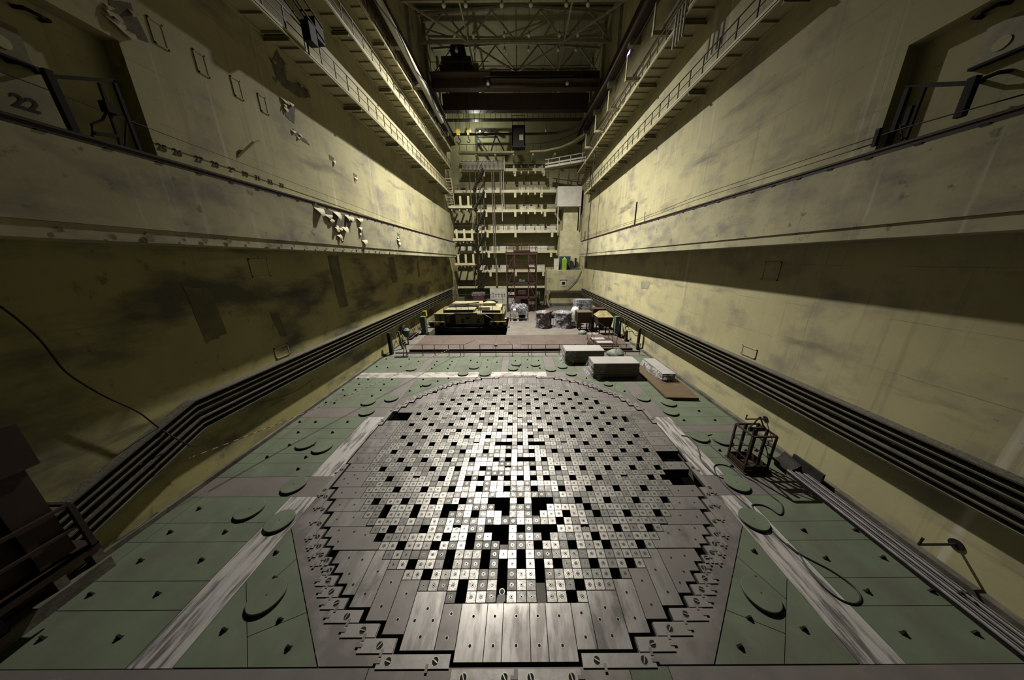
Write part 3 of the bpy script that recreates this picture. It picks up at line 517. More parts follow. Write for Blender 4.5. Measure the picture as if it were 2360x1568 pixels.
# ------------------------------------------------------------------ ledge rails, galleries
for s, F, wd in ((-1, FL, 'left'), (1, FR, 'right')):
    t = thing('crane_rail', f'dark steel rail along the top of the {wd} wall ledge', 'rail', (F + s * .22, 16, ZU))
    x = F + s * .14; m = MB(); m.box(x - .07, x + .07, -9, 41.5, ZU, ZU + .06); m.box(x - .025, x + .025, -9, 41.5, ZU + .06, ZU + .16); m.box(x - .05, x + .05, -9, 41.5, ZU + .16, ZU + .22); obj('rail', m, MRUST, t)
    m = MB()
    for k in range(50): m.box(x - .16, x + .16, -8.6 + k, -8.45 + k, ZU, ZU + .035)
    c = obj('rail_clip', m, MDARK, t); c['kind'] = 'stuff'
def gallery(s, xw, xt, z, y0, y1, lab, joist=1.0, br=6.0, yb=5.7, rail=True, railmat=MRAILP):
    t = thing('wall_gallery', lab, 'walkway', (xw, (y0 + y1) / 2, z - .3)); a, b = min(xw, xt), max(xw, xt)
    obj('deck', MB().box(a, b, y0, y1, z - .04, z), MGAL, t)
    o = xt; i = s * .03
    m = MB(); m.box(min(o, o + i), max(o, o + i), y0, y1, z - .16, z + .12); m.box(min(o, o - 2 * i), max(o, o - 2 * i), y0, y1, z - .16, z - .13); obj('toe_board', m, MCREAM, t)
    m = MB(); m.box(min(xw, xw - s * .1), max(xw, xw - s * .1), y0, y1, z - .14, z - .04); obj('wall_beam', m, MGAL, t)
    y = y0 + .5
    while y < y1:
        obj('joist', MB().box(a + .02, b - .04, y - .03, y + .03, z - .13, z - .04), MGAL, t); y += joist
    y = yb
    while y < y1:
        m = MB(); m.box(a, b, y - .09, y + .09, z - .34, z - .32); m.box(a, b, y - .015, y + .015, z - .32, z - .04); m.box(a, b, y - .09, y + .09, z - .16, z - .14); obj('bracket', m, MGAL, t); y += br
    if rail:
        xr = xt - s * -.05; h = 1.0
        hr = obj('railing', MB().bar((xr, y0, z + h), (xr, y1, z + h), .045).bar((xr, y0, z + .52), (xr, y1, z + .52), .03), railmat, t)
        y = y0 + .3
        while y < y1:
            obj('post', MB().bar((xr, y, z - .12), (xr, y, z + h), .045), railmat, hr); y += 1.2
gallery(-1, XL, -10.6, 18.2, 3, 43.5, 'lowest cream gallery with brown railing along the left wall')
gallery(-1, XL, -10.72, 22.2, 5, 45, 'middle cream gallery with brown railing along the left wall')
gallery(-1, XL, -10.85, 25.3, 8, 47, 'topmost cream gallery with brown railing along the left wall')
gallery(1, XR, 10.45, 17.8, 2, 42, 'lower cream gallery with dark railing along the right wall', yb=3.3, railmat=MDARK)
gallery(1, XR, 9.95, 21.7, 6, 46, 'upper cream gallery with thin railing along the right wall', yb=4.3)
# crane runways with posts and clutter high up on both sides
for s, xw, wd in ((-1, XL, 'left'), (1, XR, 'right')):
    t = thing('crane_runway', f'dark riveted crane runway beam high on the {wd} wall', 'crane beam', (xw - s * .6, 20, 27.3)); x = xw - s * .75
    m = MB(); m.box(x - .28, x + .28, 0, 50, 28.5, 28.56); m.box(x - .28, x + .28, 0, 50, 27.3, 27.36); m.box(x - .02, x + .02, 0, 50, 27.36, 28.5); obj('girder', m, MCRANE, t)
    obj('rail', MB().box(x - .06, x + .06, 0, 50, 28.56, 28.7), MDARK, t)
    for k in range(9):
        y = 3 + 6 * k; m = MB(); m.box(min(xw, xw - s * 1.0), max(xw, xw - s * 1.0), y - .25, y + .25, 26.8, 27.3); m.box(min(xw, xw - s * .35), max(xw, xw - s * .35), y - .2, y + .2, 28.7, 36.4); obj('corbel_column', m, MTRUSS, t)
m = MB(); m.tube([(9.5, 12, 25.6), (9.5, 22, 25.7), (9.5, 30, 25.9), (9.45, 38, 26.5), (9.2, 41, 26.75), (8.2, 43.4, 26.9), (6.2, 44.7, 26.95), (3.5, 45, 26.95), (-10.2, 45, 26.95)], .17, 8)
solo('curved_monorail', m, MCRANE, 'dark brown monorail beam curving from the right side across the far end', 'monorail')
for k, (x, dz, r, lb) in enumerate(((10.4, 0, .09, 'thick grey pipe along the upper right side'), (10.9, .9, .07, 'thin grey pipe above the upper right gallery'), (9.9, 1.5, .05, 'black cable bundle high along the right side'))):
    solo('wall_pipe', MB().tube([(x, 8, 23.6 + dz), (x, 44, 23.6 + dz)], r, 8), MTRAY if k < 2 else MCABLE, lb, 'pipe')
for k in range(5):
    y = 20 + 5 * k; t = thing('pipe_support', f'cream steel pipe support on the upper right wall, {ordn(k + 1)} from the front', 'bracket', (10.6, y, 23.4), 'pipe supports on the upper right wall')
    obj('arm', MB().box(9.7, XR - .004, y - .12, y + .12, 23.2, 23.45), MCREAM, t); obj('clamp', MB().box(10.52, 10.62, y - .1, y + .1, 23.48, 23.75).box(9.72, 9.8, y - .1, y + .1, 23.48, 25.0), MCREAM, t)
t = thing('switch_cabinet', 'olive cabinet cluster with white tubes on the upper right gallery', 'cabinet', (10.3, 14.3, 21.7))
obj('body', MB().box(9.95, 10.7, 13.8, 14.8, 22.3, 23.6).box(9.9, 10.6, 14.9, 15.6, 21.9, 22.9), MTRUSS, t)
for k in range(4): obj('vertical_tube', MB().tube([(9.88, 15.9 + k * .35, 20.6), (9.88, 15.9 + k * .35, 22.3)], .06, 8), MWHITE, t)
solo('ventilation_duct', MB().tube([(-10.3, 12, 27.0), (-10.35, 28, 26.7), (-10.5, 40, 26.6)], .3, 12), MWHITE, 'pale round duct along the top of the left side', 'duct', smooth=True)
solo('hanging_cable', MB().tube([(-9.9 - .08 * math.sin(k), 14 + 3.5 * k, 26.0 + (.5 if k % 2 else -.25)) for k in range(9)], .06, 6), MCABLE, 'black cable looping below the pale duct on the left', 'cable')
t = thing('maintenance_cradle', 'dark frame with two boxes hanging by the lowest left gallery', 'cradle', (-10.5, 12, 19))
obj('upper_box', MB().box(-10.95, -10.3, 11.3, 12.0, 20.0, 21.0), MDARK, t); obj('lower_box', MB().box(-10.9, -10.35, 13.6, 14.2, 19.2, 20.1), MDARK, t)
m = MB()
for x, z in ((-10.9, 20.7), (-10.35, 20.7), (-10.9, 20.1), (-10.35, 20.1)): m.bar((x, 11.4, z), (x, 14.2, z - .7), .06)
for q in range(4): m.bar((-10.9, 11.9 + q * .5, 20.55 - q * .125), (-10.35, 11.9 + q * .5, 20.55 - q * .125), .05)
obj('frame', m, MDARK, t)
t = thing('flood_lamp', 'small black floodlight below the cradle on the left railing', 'lamp', (-10.45, 12.9, 18.4)); obj('housing', MB().box(-10.5, -10.1, 12.6, 13.1, 18.5, 19.3), MDARK, t); obj('yoke', MB().bar((-10.52, 12.9, 18.1), (-10.52, 12.9, 19.4), .06), MDARK, t)

# ------------------------------------------------------------------ roof trusses and lamps
for k, y in enumerate((20.2, 25.6, 31.0, 36.4, 41.8, 47.2)):
    t = thing('roof_truss', f'olive steel roof truss, {ordn(k + 1)} from the camera', 'roof truss', (0, y, 33), 'roof trusses')
    obj('bottom_chord', MB().bar((-11.6, y, 33), (11.3, y, 33), .26, .26), MTRUSS, t); obj('top_chord', MB().bar((-11.6, y, 35.6), (0, y, 36.2), .24, .24).bar((0, y, 36.2), (11.3, y, 35.6), .24, .24), MTRUSS, t)
    nx = [-11.4, -8.5, -5.7, -2.85, 0, 2.85, 5.7, 8.5, 11.2]
    for i in range(8):
        a, b = (nx[i], 33 if i % 2 == 0 else 35.9), (nx[i + 1], 35.9 if i % 2 == 0 else 33); obj('web_diagonal', MB().bar((a[0], y, a[1]), (b[0], y, b[1]), .15), MTRUSS, t)
    for x in (-5.7, 0, 5.7): obj('web_post', MB().bar((x, y, 33), (x, y, 35.9), .14), MTRUSS, t)
    if y < 46:
        for xa, xb in (((-11.4, -5.7), (11.2, 5.7)) if k % 2 == 0 else ((-5.7, 0), (5.7, 0))): obj('wind_brace', MB().bar((xa, y, 33), (xb, y + 5.4, 33), .15), MTRUSS, t)
        [obj('tie_beam', MB().bar((x, y, 33), (x, y + 5.4, 33), .16), MTRUSS, t) for x in (-5.7, 5.7)]
def pendant(x, y, z, lab, group='pendant lamps under the roof', drop=.5):
    t = thing('pendant_lamp', lab, 'lamp', (x, y, z), group)
    obj('glass_globe', MB().lathe((x, y, z), [(.03, 0), (.15, .04), (.21, .14), (.2, .26), (.12, .36)], 12), MGLASS, t, smooth=True); obj('cap', MB().lathe((x, y, z + .36), [(.13, 0), (.1, .16), (.04, .24)], 10), MTRUSS, t)
    obj('rod', MB().tube([(x, y, z + .58), (x, y, z + .6 + drop)], .014, 5), MDARK, t)
for r, (y, z, wd) in enumerate(((30.7, 32.2, 'nearest row'), (35.6, 32.9, 'row before the truss'), (36.4, 32.0, 'row under the truss'))):
    for i, x in enumerate((-7.2, -5.0, -1.4, 1.5, 5.05, 7.2)): pendant(x, y, z, f'round glass pendant lamp under the roof, {wd}, {ordn(i + 1)} from the left', drop=(.35, 3.1, .3)[r])

# ------------------------------------------------------------------ overhead crane
t = thing('overhead_crane', 'dark brown double girder overhead crane spanning the hall', 'crane', (0, 40, 28.7))
m = MB(); m.box(-10.7, 10.4, 37, 37.9, 28.85, 30.5); gd = obj('girder', m, MCRANE, t); m = MB(); m.box(-10.7, 10.4, 42.3, 43.2, 28.9, 30.9); obj('girder', m, MCRANE, t)
for x in (-10.9, 10.55): obj('end_carriage', MB().box(x - .22, x + .22, 36.4, 43.8, 28.72, 29.4), MCRANE, t)
obj('walkway', MB().box(-10.6, -3.2, 35.9, 37, 29.85, 29.93).box(-3.2, 10.4, 36.2, 37, 29.3, 29.38), MCRANE, t)
m = MB()
for k in range(26):
    x = -10.4 + k * .8; m.bar((x, 36.0 if x < -3.2 else 36.25, 29.9 if x < -3.2 else 29.35), (x, 36.0 if x < -3.2 else 36.25, 30.9 if x < -3.2 else 30.3), .04)
m.bar((-10.4, 36, 30.9), (-3.3, 36, 30.9), .04); m.bar((-3.2, 36.25, 30.3), (10, 36.25, 30.3), .04); m.bar((-3.2, 36.25, 29.8), (10, 36.25, 29.8), .03); obj('railing', m, MRAILP, t)
for k in range(24): obj('web_stiffener', MB().box(-10.4 + k * .9, -10.32 + k * .9, 36.96, 37.0, 28.9, 30.4), MCRANE, gd)
m = MB(); m.box(-10.6, 10.4, 43.5, 44.3, 28.3, 28.4)
for k in range(27): m.bar((-10.4 + k * .8, 43.5, 28.0), (-10.4 + k * .8, 43.5, 29.1), .06)
m.bar((-10.4, 43.5, 29.1), (10.4, 43.5, 29.1), .05); obj('rear_walkway', m, MCRANE, t)
t2 = thing('crane_trolley', 'dark hoist trolley with a round drum on the crane', 'hoist', (-7.4, 39, 30.5))
obj('frame', MB().box(-9.6, -5.4, 37.2, 42.9, 30.9, 31.3), MCRANE, t2); obj('machinery_box', MB().box(-9.4, -5.7, 37.6, 39, 31.3, 32.4), MCRANE, t2); obj('drum', MB().cyl((-7.3, 37.6, 33.0), .95, 2.4, 20, 0, 'Y'), MDARK, t2)
obj('control_box', MB().box(-5.35, -4.7, 36.9, 37.3, 30.5, 31.3), MTRAY, t2)
for x, lb in ((-3.56, 'round lamp hanging under the crane, left one'), (6.33, 'round lamp hanging under the crane, right one')): pendant(x, 36.7, 28.9, lb, 'crane lamps', .1)
obj('lamp_rail', MB().bar((-4, 36.7, 29.85), (7, 36.7, 29.85), .06), MTRUSS, t)
for x, z, zz, sc, lb in ((-8.28, 25.0, 40.0, 1.0, 'large yellow and black crane hook block hanging far left'), (-6.87, 25.0, 40.0, .75, 'smaller yellow hook block right of the large one')):
    t = thing('hook_block', lb, 'crane hook', (x, zz, z - .8))
    obj('sheave_block', MB().cyl((x, zz - .12 * sc, z + .35), .3 * sc, .24 * sc, 18, 0, 'Y').box(x - .2 * sc, x + .2 * sc, zz - .16 * sc, zz + .16 * sc, z - .1, z + .3), MYEL, t)
    m = MB(); m.tube([(x, zz, z - .1), (x, zz, z - .45)], .07 * sc, 8)
    m.tube([(x + .28 * sc * math.sin(a), zz, z - .75 + .3 * sc * math.cos(a)) for a in [k * .5 for k in range(10)]], .075 * sc, 8); obj('hook', m, MDARK, t)
    for dx in (-.3, -.1, .1, .3): obj('rope', MB().tube([(x + dx * sc, zz, z + .4), (x + dx * .8 * sc, zz, 31)], .022, 4), MCABLE, t)

# ------------------------------------------------------------------ cable trays
def tray(path, xo, xw, z0, rails, lab, cover=True, cover_gap=.0):
    y0, dz0 = path[0]; t = thing('cable_tray', lab, 'cable tray', ((xo + xw) / 2, y0, z0 - .5)); s = 1 if xw > xo else -1
    def sheet(m, xa, xb, dz, th):
        a, b = min(xa, xb), max(xa, xb)
        for (ya, za), (yb, zb) in zip(path[:-1], path[1:]):
            vs = [(x, y, z0 + z + dz + h) for x in (a, b) for (y, z) in ((ya, za), (yb, zb)) for h in (0, th)]
            m.add(vs, [(0, 1, 3, 2), (4, 6, 7, 5), (0, 2, 6, 4), (1, 5, 7, 3), (0, 4, 5, 1), (2, 3, 7, 6)])
    for k, dz in enumerate(rails):
        m = MB(); sheet(m, xo, xw, dz, .015); sheet(m, xo, xo + s * .012, dz - .012, .04); ch = obj('tray_channel', m, MTRAY, t)
        if k: 
            m = MB(); sheet(m, xo + s * .09, xw, dz + .015, .05); obj('cable_bundle', m, MCABLE, ch)
    if cover: m = MB(); sheet(m, xo + s * .02, xw, rails[0] + .016, .02); obj('dust_layer', m, MDUST, t)
    m = MB(); L = 0
    for (ya, za), (yb, zb) in zip(path[:-1], path[1:]):
        n = max(1, int(abs(yb - ya) / 2.6))
        for i in range(n):
            q = (i + .5) / n; y = ya + (yb - ya) * q; z = z0 + za + (zb - za) * q
            obj('bracket', MB().box(min(xo + s * .03, xw), max(xo + s * .03, xw), y - .025, y + .025, z + rails[-1] - .08, z + rails[-1] - .03).box(min(xo + s * .2, xo + s * .24), max(xo + s * .2, xo + s * .24), y - .025, y + .025, z + rails[-1] - .04, z + rails[0]), MTRAY, t)
PR = [(43.2, 0), (-7, 0)]; PLT = [(43.2, 0), (4.1, 0), (.6, -1.35), (-3, -2.2)]
tray(PR, 11.06, XR, 3.19, [0, -.2, -.4], 'upper dusty cable tray along the right wall'); tray(PR, 11.02, XR, 2.52, [0, -.2, -.38], 'lower cable tray along the right wall')
tray(PLT, -11.4, XL, 3.24, [0, -.22, -.42], 'upper dusty cable tray along the left wall, bending down near the front'); tray(PLT, -11.38, XL, 2.55, [0, -.22, -.42], 'lower cable tray along the left wall, bending down near the front')
t = thing('cable_tray', 'cable tray wrapping round the concrete bunker at the far right', 'cable tray', (8.5, 43.2, 2.3))
for z in (2.75, 2.55, 2.35): obj('tray_channel', MB().box(5.2, 11.4, 43.02, 43.44, z, z + .03).box(5.2, 11.4, 43.02, 43.05, z, z + .09), MTRAY, t)

# ------------------------------------------------------------------ wall fittings
def hatch(s, X, y0, y1, z0, z1, lab, mt=MW, fm=MTRUSS):
    x = X - s * .015; t = thing('wall_hatch', lab, 'hatch', (X, (y0 + y1) / 2, z0)); m = MB(); a, b = min(X, x), max(X, x)
    obj('cover', MB().box(a, b, y0 + .05, y1 - .05, z0 + .05, z1 - .05), mt, t)
    f = X - s * .03; a, b = min(X, f), max(X, f); m.box(a, b, y0, y1, z1 - .05, z1); m.box(a, b, y0, y0 + .05, z0, z1); m.box(a, b, y1 - .05, y1, z0, z1); m.box(a, b, y0, y1, z0, z0 + .05); obj('frame', m, fm, t)
hatch(-1, XL, 7.83, 8.75, 7.3, 8.1, 'square steel hatch set in the dark left wall below the ledge', MWL); hatch(1, XR, 7.5, 8.3, 7.03, 7.84, 'square hatch outline in the right wall below the ledge')
hatch(1, XR, 7.57, 8.42, 3.36, 3.83, 'low hatch just above the right cable trays'); hatch(-1, XL, 7.86, 8.66, 3.4, 3.95, 'low hatch just above the left cable trays', MWL)
for i, (y, z) in enumerate(((6.98, 15.2), (8.2, 15.1), (9.5, 15.0), (10.7, 15.0))):
    hatch(-1, XL, y - .2, y + .2, z - .35, z + .35, f'small embedded plate in the upper left wall, {ordn(i + 1)} from the front', fm=MW)
solo('wall_hook', MB().bar((XL, 8.7, 12.25), (XL + .25, 9.35, 13.0), .07).bar((XL + .25, 9.35, 13.0), (XL + .3, 9.62, 13.15), .06), MCREAM, 'bent pale rod sticking out of the upper left wall', 'hook')
for y, z, x1, lb in ((.71, .85, 10.42, 'rusty hook bar sticking out of the right wall at the front'), (6.29, .92, 10.48, 'rusty hook bar on the right wall behind the cage')):
    t = thing('wall_hook', lb, 'hook', (XR, y, z)); obj('bar', MB().tube([(XR, y, z), (x1, y, z), (x1 + .02, y, z + .22)], .03, 8), MRUST, t); obj('wall_flange', MB().cyl((XR - .03, y, z), .13, .03, 14, 0, 'X'), MDARK, t)
def cable(pts, r, lab, mt=MCABLE, nm='cable', cat='cable', n=6):
    P = [Vector(p) for p in pts]; out = []
    for i in range(len(P) - 1):   # smooth through the points
        p0, p1, p2, p3 = P[max(i - 1, 0)], P[i], P[i + 1], P[min(i + 2, len(P) - 1)]
        for k in range(4):
            u = k / 4; out.append(.5 * ((2 * p1) + (p2 - p0) * u + (2 * p0 - 5 * p1 + 4 * p2 - p3) * u * u + (3 * p1 - p0 - 3 * p2 + p3) * u ** 3))
    out.append(P[-1]); return solo(nm, MB().tube(out, r, n), mt, lab, cat, smooth=True)
cable([(-11.5, y, z) for y, z in ((1.58, 7.06), (1.70, 6.74), (1.81, 6.34), (1.87, 6.0), (1.95, 5.33), (2.15, 4.8), (2.39, 4.31), (2.68, 3.83), (2.86, 3.46), (3.05, 2.9))] + [(-11.2, 3.18, 2.3), (-11.2, 3.39, 1.92), (-11.3, 3.71, 1.72)], .02, 'thick black cable hanging down the left wall onto the trays')
cable([(-11.65, 9.6, 1.55), (-11.62, 8.3, 1.45), (-11.62, 7.0, 1.7), (-11.64, 6.4, 1.85)], .012, 'thin black cable sagging under the left trays')
cable([(10.7, y, z) for y, z in ((43.4, 11.54), (21.97, 11.38), (13.45, 11.53), (8.65, 11.48), (4.89, 11.41), (2.44, 11.23))], .016, 'upper of two wires strung above the right ledge')
cable([(10.7, y, z - .12) for y, z in ((43.4, 11.5), (21.97, 11.34), (13.45, 11.46), (8.65, 11.4), (4.89, 11.35))], .016, 'lower of two wires strung above the right ledge')
cable([(-11.6, y, z) for y, z in ((2.5, 12.14), (4.66, 12.09), (6.31, 12.04), (12, 11.9), (40, 11.1))], .012, 'thin wire strung along the upper left wall')
for y, z0, z1, lb in ((21.9, ZU, 12.9, 'dark wire post standing on the right ledge halfway along'), (4.87, 11.15, 11.6, 'short wire clamp at the edge of the right alcove'), (41.0, ZU, 12.3, 'dark post at the far end of the right ledge')):
    solo('wire_post', MB().bar((10.7, y, z0), (10.7, y, z1), .09), MDARK, lb, 'post')
cable([(10.2, 36.0, 21.5), (10.05, 36.0, 18), (10.1, 36.1, 15), (9.95, 36, 12.5), (10.02, 36.0, 9.5), (9.95, 36.2, 7.2), (10.1, 36.3, 7.0), (10.08, 36.3, 7.9)], .055, 'black cable hanging in front of the far right wall')
for X, s, y, z, lb in ((XL - .5, 1, 4.45, 14.0, 'black wall loop high in the left alcove'), (XL - .5, 1, 3.97, 12.66, 'black wall loop low in the left alcove'), (XR + .4, -1, 4.15, 13.75, 'black wall loop high in the right alcove'), (XR + .4, -1, 3.7, 12.2, 'black wall loop low in the right alcove')):
    solo('wall_loop', MB().tube([(X, y - .2, z), (X + s * .25, y - .18, z - .02), (X + s * .32, y, z - .05), (X + s * .25, y + .18, z - .02), (X, y + .2, z)], .045, 8), MDARK, lb, 'loop')
for X, s, y, z0, z1, lb in ((XL - .5, 1, 3.2, 12.75, 13.5, 'grey plate with a round hole in the left alcove'), (XR + .4, -1, 3.2, 12.6, 13.4, 'grey plate with a round hole in the right alcove')):
    t = thing('wall_plate', lb, 'wall plate', (X, y, z0)); a, b = min(X, X + s * .04), max(X, X + s * .04); obj('plate', MB().box(a, b, y - 1.2, y + .95, z0, z1), MTRAY, t); obj('round_cover', MB().cyl((X + s * .05 if s > 0 else X - .06, y + .6, z0 + .3), .14, .01, 18, 0, 'X'), MCREAM, t); obj('bottom_edge', MB().box(min(X, X + s * .16), max(X, X + s * .16), y - 1.2, y + .95, z0 - .06, z0), MDARK, t)
# gate frames standing in the alcoves
t = thing('gate_frame', 'dark steel gate frame with switch box standing in the left alcove', 'gate', (-10.9, 4, ZU)); X = -10.9
obj('post', MB().bar((X, 3.5, ZU), (X, 3.42, 12.3), .13), MDARK, t); obj('post', MB().bar((X, 4.68, ZU), (X, 4.64, 12.73), .07), MDARK, t); obj('post', MB().bar((X, 4.28, ZU), (X, 4.32, 12.5), .06), MDARK, t)
obj('top_bar', MB().bar((X, 3.39, 12.16), (X, 4.66, 12.73), .07), MDARK, t); obj('switch_box', MB().box(X - .08, X + .12, 4.2, 4.42, 11.83, 12.08), MDARK, t)
obj('step_bar', MB().bar((X, 3.83, 11.2), (X, 4.3, 11.3), .08), MDARK, t); obj('conduit', MB().tube([(X, 4.25, 11.85), (X, 4.1, 11.6), (X, 3.85, 11.4), (X, 3.77, 11.1)], .025, 6).bar((X, 4.62, 11.8), (X, 4.25, 10.7), .045), MDARK, t)
t = thing('gate_frame', 'dark steel gate frame with short hanging post in the right alcove', 'gate', (10.9, 4.3, ZU)); X = 10.9
obj('post', MB().bar((X, 4.7, ZU), (X, 4.66, 12.46), .1), MDARK, t); obj('post', MB().bar((X, 4.34, ZU), (X, 4.3, 12.3), .06), MDARK, t); obj('hanging_post', MB().bar((X, 3.42, 11.25), (X, 3.42, 12.05), .14), MDARK, t)
obj('top_bar', MB().bar((X, 4.3, 12.34), (X, 3.42, 11.93), .09), MDARK, t); obj('thin_bar', MB().bar((X, 4.74, 12.54), (X, 4.3, 12.33), .035), MDARK, t); obj('switch_box', MB().box(X - .05, X + .05, 4.4, 4.5, 11.5, 11.95), MDARK, t); obj('brace', MB().bar((X, 4.62, 11.7), (X, 4.25, 10.75), .035), MDARK, t)

# ------------------------------------------------------------------ left foreground column and platform
t = thing('steel_gantry_leg', 'dark red steel column with railed platform at the front left', 'column', (-10.9, -.6, 1.3))
m = MB(); m.box(-11.3, -10.55, -.15, .35, 1.4, 8.4); m.box(-11.3, -10.55, -1.15, -.65, 1.4, 8.4); m.box(-11.15, -10.7, -.65, -.15, 1.4, 8.4); obj('column', m, MRUST, t)
obj('collar', MB().box(-11.4, -10.45, -1.3, .5, 3.75, 4.75), MRUST, t)
obj('platform', MB().box(-11.35, -10.45, -4, .6, 1.25, 1.33).box(-10.5, -10.45, -4, .6, 1.1, 1.33), MRUST, t); obj('guard_post', MB().bar((-10.47, .53, 1.3), (-10.47, .53, 2.55), .09), MRUST, t); obj('guard_post', MB().bar((-10.47, -1.3, 1.3), (-10.47, -1.3, 2.55), .09), MRUST, t)
obj('guard_rail', MB().bar((-10.47, .53, 2.55), (-10.47, -4, 2.55), .07).bar((-10.47, .53, 2.55), (-11.2, .53, 2.55), .07), MRUST, t); obj('guard_rail', MB().bar((-10.47, .53, 1.95), (-10.47, -4, 1.95), .06), MRUST, t)
obj('base_leg', MB().box(-11.3, -11.0, -.9, -.6, .3, 1.25), MRUST, t)
t = thing('concrete_sill', 'yellowish concrete sill with niches under the front left platform', 'sill', (-11.2, -.8, 0)); m = MB(); m.box(-11.34, -11.0, -5, .9, 0, .35); m.box(-11.34, -11.05, -5, .9, .75, .85)
for y in (-2.6, -1.7, -.8, .1, .7): m.box(-11.34, -11.08, y, y + .18, .35, .75)
obj('sill', m, MCURB, t)

# ------------------------------------------------------------------ right foreground: profiles, scoop, cage, hose
for i, (x, r) in enumerate(((10.5, .07), (10.72, .07), (10.94, .07))):
    m = MB().box(x - .075, x + .075, -5, 4.05 - .1 * i, 0, .12, 1); m.box(x - .075, x - .02, -5, 4.05 - .1 * i, .12, .155); m.box(x + .06, x + .075, -5, 4.05 - .1 * i, .12, .14)  # dark body paints the shaded channel, bright strips its lit edges
    solo('metal_profile', m, [MCHROME, MDARK], f'long shiny metal profile lying along the right wall, {["closest to the core", "middle one", "closest to the wall"][i]}', 'profile', 'metal profiles along the right wall')
m = MB(); N_ = 10
for i in range(N_ + 1):
    a = -1.2 + 2.2 * i / N_; x = 10.62 + .5 * math.sin(a); z = .05 + .55 * (1 - math.cos(a)); m.v += [(x, 4.12, z), (x, 4.75 + .1 * a, z + .05)]
for i in range(N_): m.f.append((2 * i, 2 * i + 2, 2 * i + 3, 2 * i + 1)); m.mi.append(0)
m.v += [(x_, y_, z_ - .02) for x_, y_, z_ in m.v]; n2 = 2 * (N_ + 1)
for i in range(N_): m.f.append((n2 + 2 * i, n2 + 2 * i + 1, n2 + 2 * i + 3, n2 + 2 * i + 2)); m.mi.append(0)
m.box(11.02, 11.1, 3.4, 4.5, .02, .5)
solo('bent_sheet', m, mat('dark_grey_sheet', (.035, .032, .029), (.022, .02, .018), 4, .8, spec=.1), 'dark bent metal sheet at the far end of the profiles', 'metal sheet')
t = thing('steel_cage', 'open dark red steel lifting cage standing on the right green panels', 'cage', (9.25, 4.5, 0))
obj('base_plate', MB().box(8.74, 9.78, 3.95, 5.0, .02, .05).box(8.85, 9.65, 4.05, 4.9, .05, .07), MRUST, t)
for x, y in ((8.8, 4.08), (9.68, 4.08), (8.8, 4.9), (9.68, 4.9)): obj('corner_post', MB().bar((x, y, .05), (x, y, 1.62), .06), MRUST, t)
for x in (8.98, 9.46):
    for y in (4.35, 4.75): obj('inner_post', MB().bar((x + .08, y, .05), (x + .08, y, 1.75), .1, .05), MRUST, t)
m = MB()
for a, b in (((8.8, 4.08), (9.68, 4.08)), ((8.8, 4.9), (9.68, 4.9)), ((8.8, 4.08), (8.8, 4.9)), ((9.68, 4.08), (9.68, 4.9))): m.bar((*a, 1.62), (*b, 1.62), .06)
obj('top_frame', m, MRUST, t); m = MB()
for a, b in (((8.8, 4.08), (9.68, 4.08)), ((8.8, 4.9), (9.68, 4.9)), ((8.8, 4.08), (8.8, 4.9)), ((9.68, 4.08), (9.68, 4.9))): m.bar((*a, .2), (*b, .2), .04, .2)
obj('kick_plate', m, MRUST, t); m = MB()
for z in (.6, 1.1): m.bar((8.8, 4.9, z), (9.68, 4.9, z), .025); m.bar((8.8, 4.08, z), (8.8, 4.9, z), .025); m.bar((9.68, 4.08, z), (9.68, 4.9, z), .025)
obj('side_bar', m, MRUST, t); obj('cross_beam', MB().box(9.0, 9.62, 4.5, 4.56, 1.55, 1.72), MRUST, t); obj('lifting_bail', MB().tube([(9.0, 4.55, 1.7), (9.1, 4.55, 1.8), (9.3, 4.55, 2.15), (9.33, 4.55, 2.16), (9.52, 4.55, 1.8), (9.62, 4.55, 1.7)], .025, 8), MRUST, t)
cable([(x, y, .02) for x, y in ((7.72, 6.36), (7.99, 6.21), (8.01, 5.74), (7.83, 5.24), (7.58, 4.72), (7.57, 4.23), (7.65, 3.9), (7.9, 3.7), (8.28, 3.6), (8.47, 3.73), (8.56, 4.05), (8.46, 4.37), (8.19, 4.49), (7.91, 4.41), (7.72, 4.1), (7.62, 3.6), (7.63, 3.28), (7.7, 2.77), (7.82, 2.07), (7.78, 1.58), (7.87, 1.14), (7.91, 1.02), (7.76, .61), (7.76, .24), (7.88, .01), (8.11, -.07), (8.36, .01), (8.5, .19), (8.48, .4), (8.34, .66), (8.1, .9), (7.94, 1.08), (7.86, 1.35))], .02, 'long black hose looping over the right strip towards the front', n=8, nm='hose', cat='hose')
cable([(x, y, .02) for x, y in ((9.36, 6.39), (9.03, 6.37), (8.73, 6.13), (8.6, 5.66), (8.63, 5.1), (8.68, 4.46), (8.66, 3.9), (8.85, 3.55), (8.9, 2.96), (8.94, 2.68), (8.73, 2.39), (8.5, 2.27), (8.4, 2.5), (8.2, 2.64), (7.89, 2.6), (7.8, 2.2))], .02, 'black hose passing the left side of the cage with a small loop', n=8, nm='hose', cat='hose')
cable([(9.6, 4.8, 1.2), (9.85, 4.6, .9), (9.95, 4.4, .4), (9.85, 4.25, .05), (9.6, 4.0, .02), (9.3, 3.88, .02)], .018, 'black cable looping out of the right side of the cage', nm='hose', cat='hose')
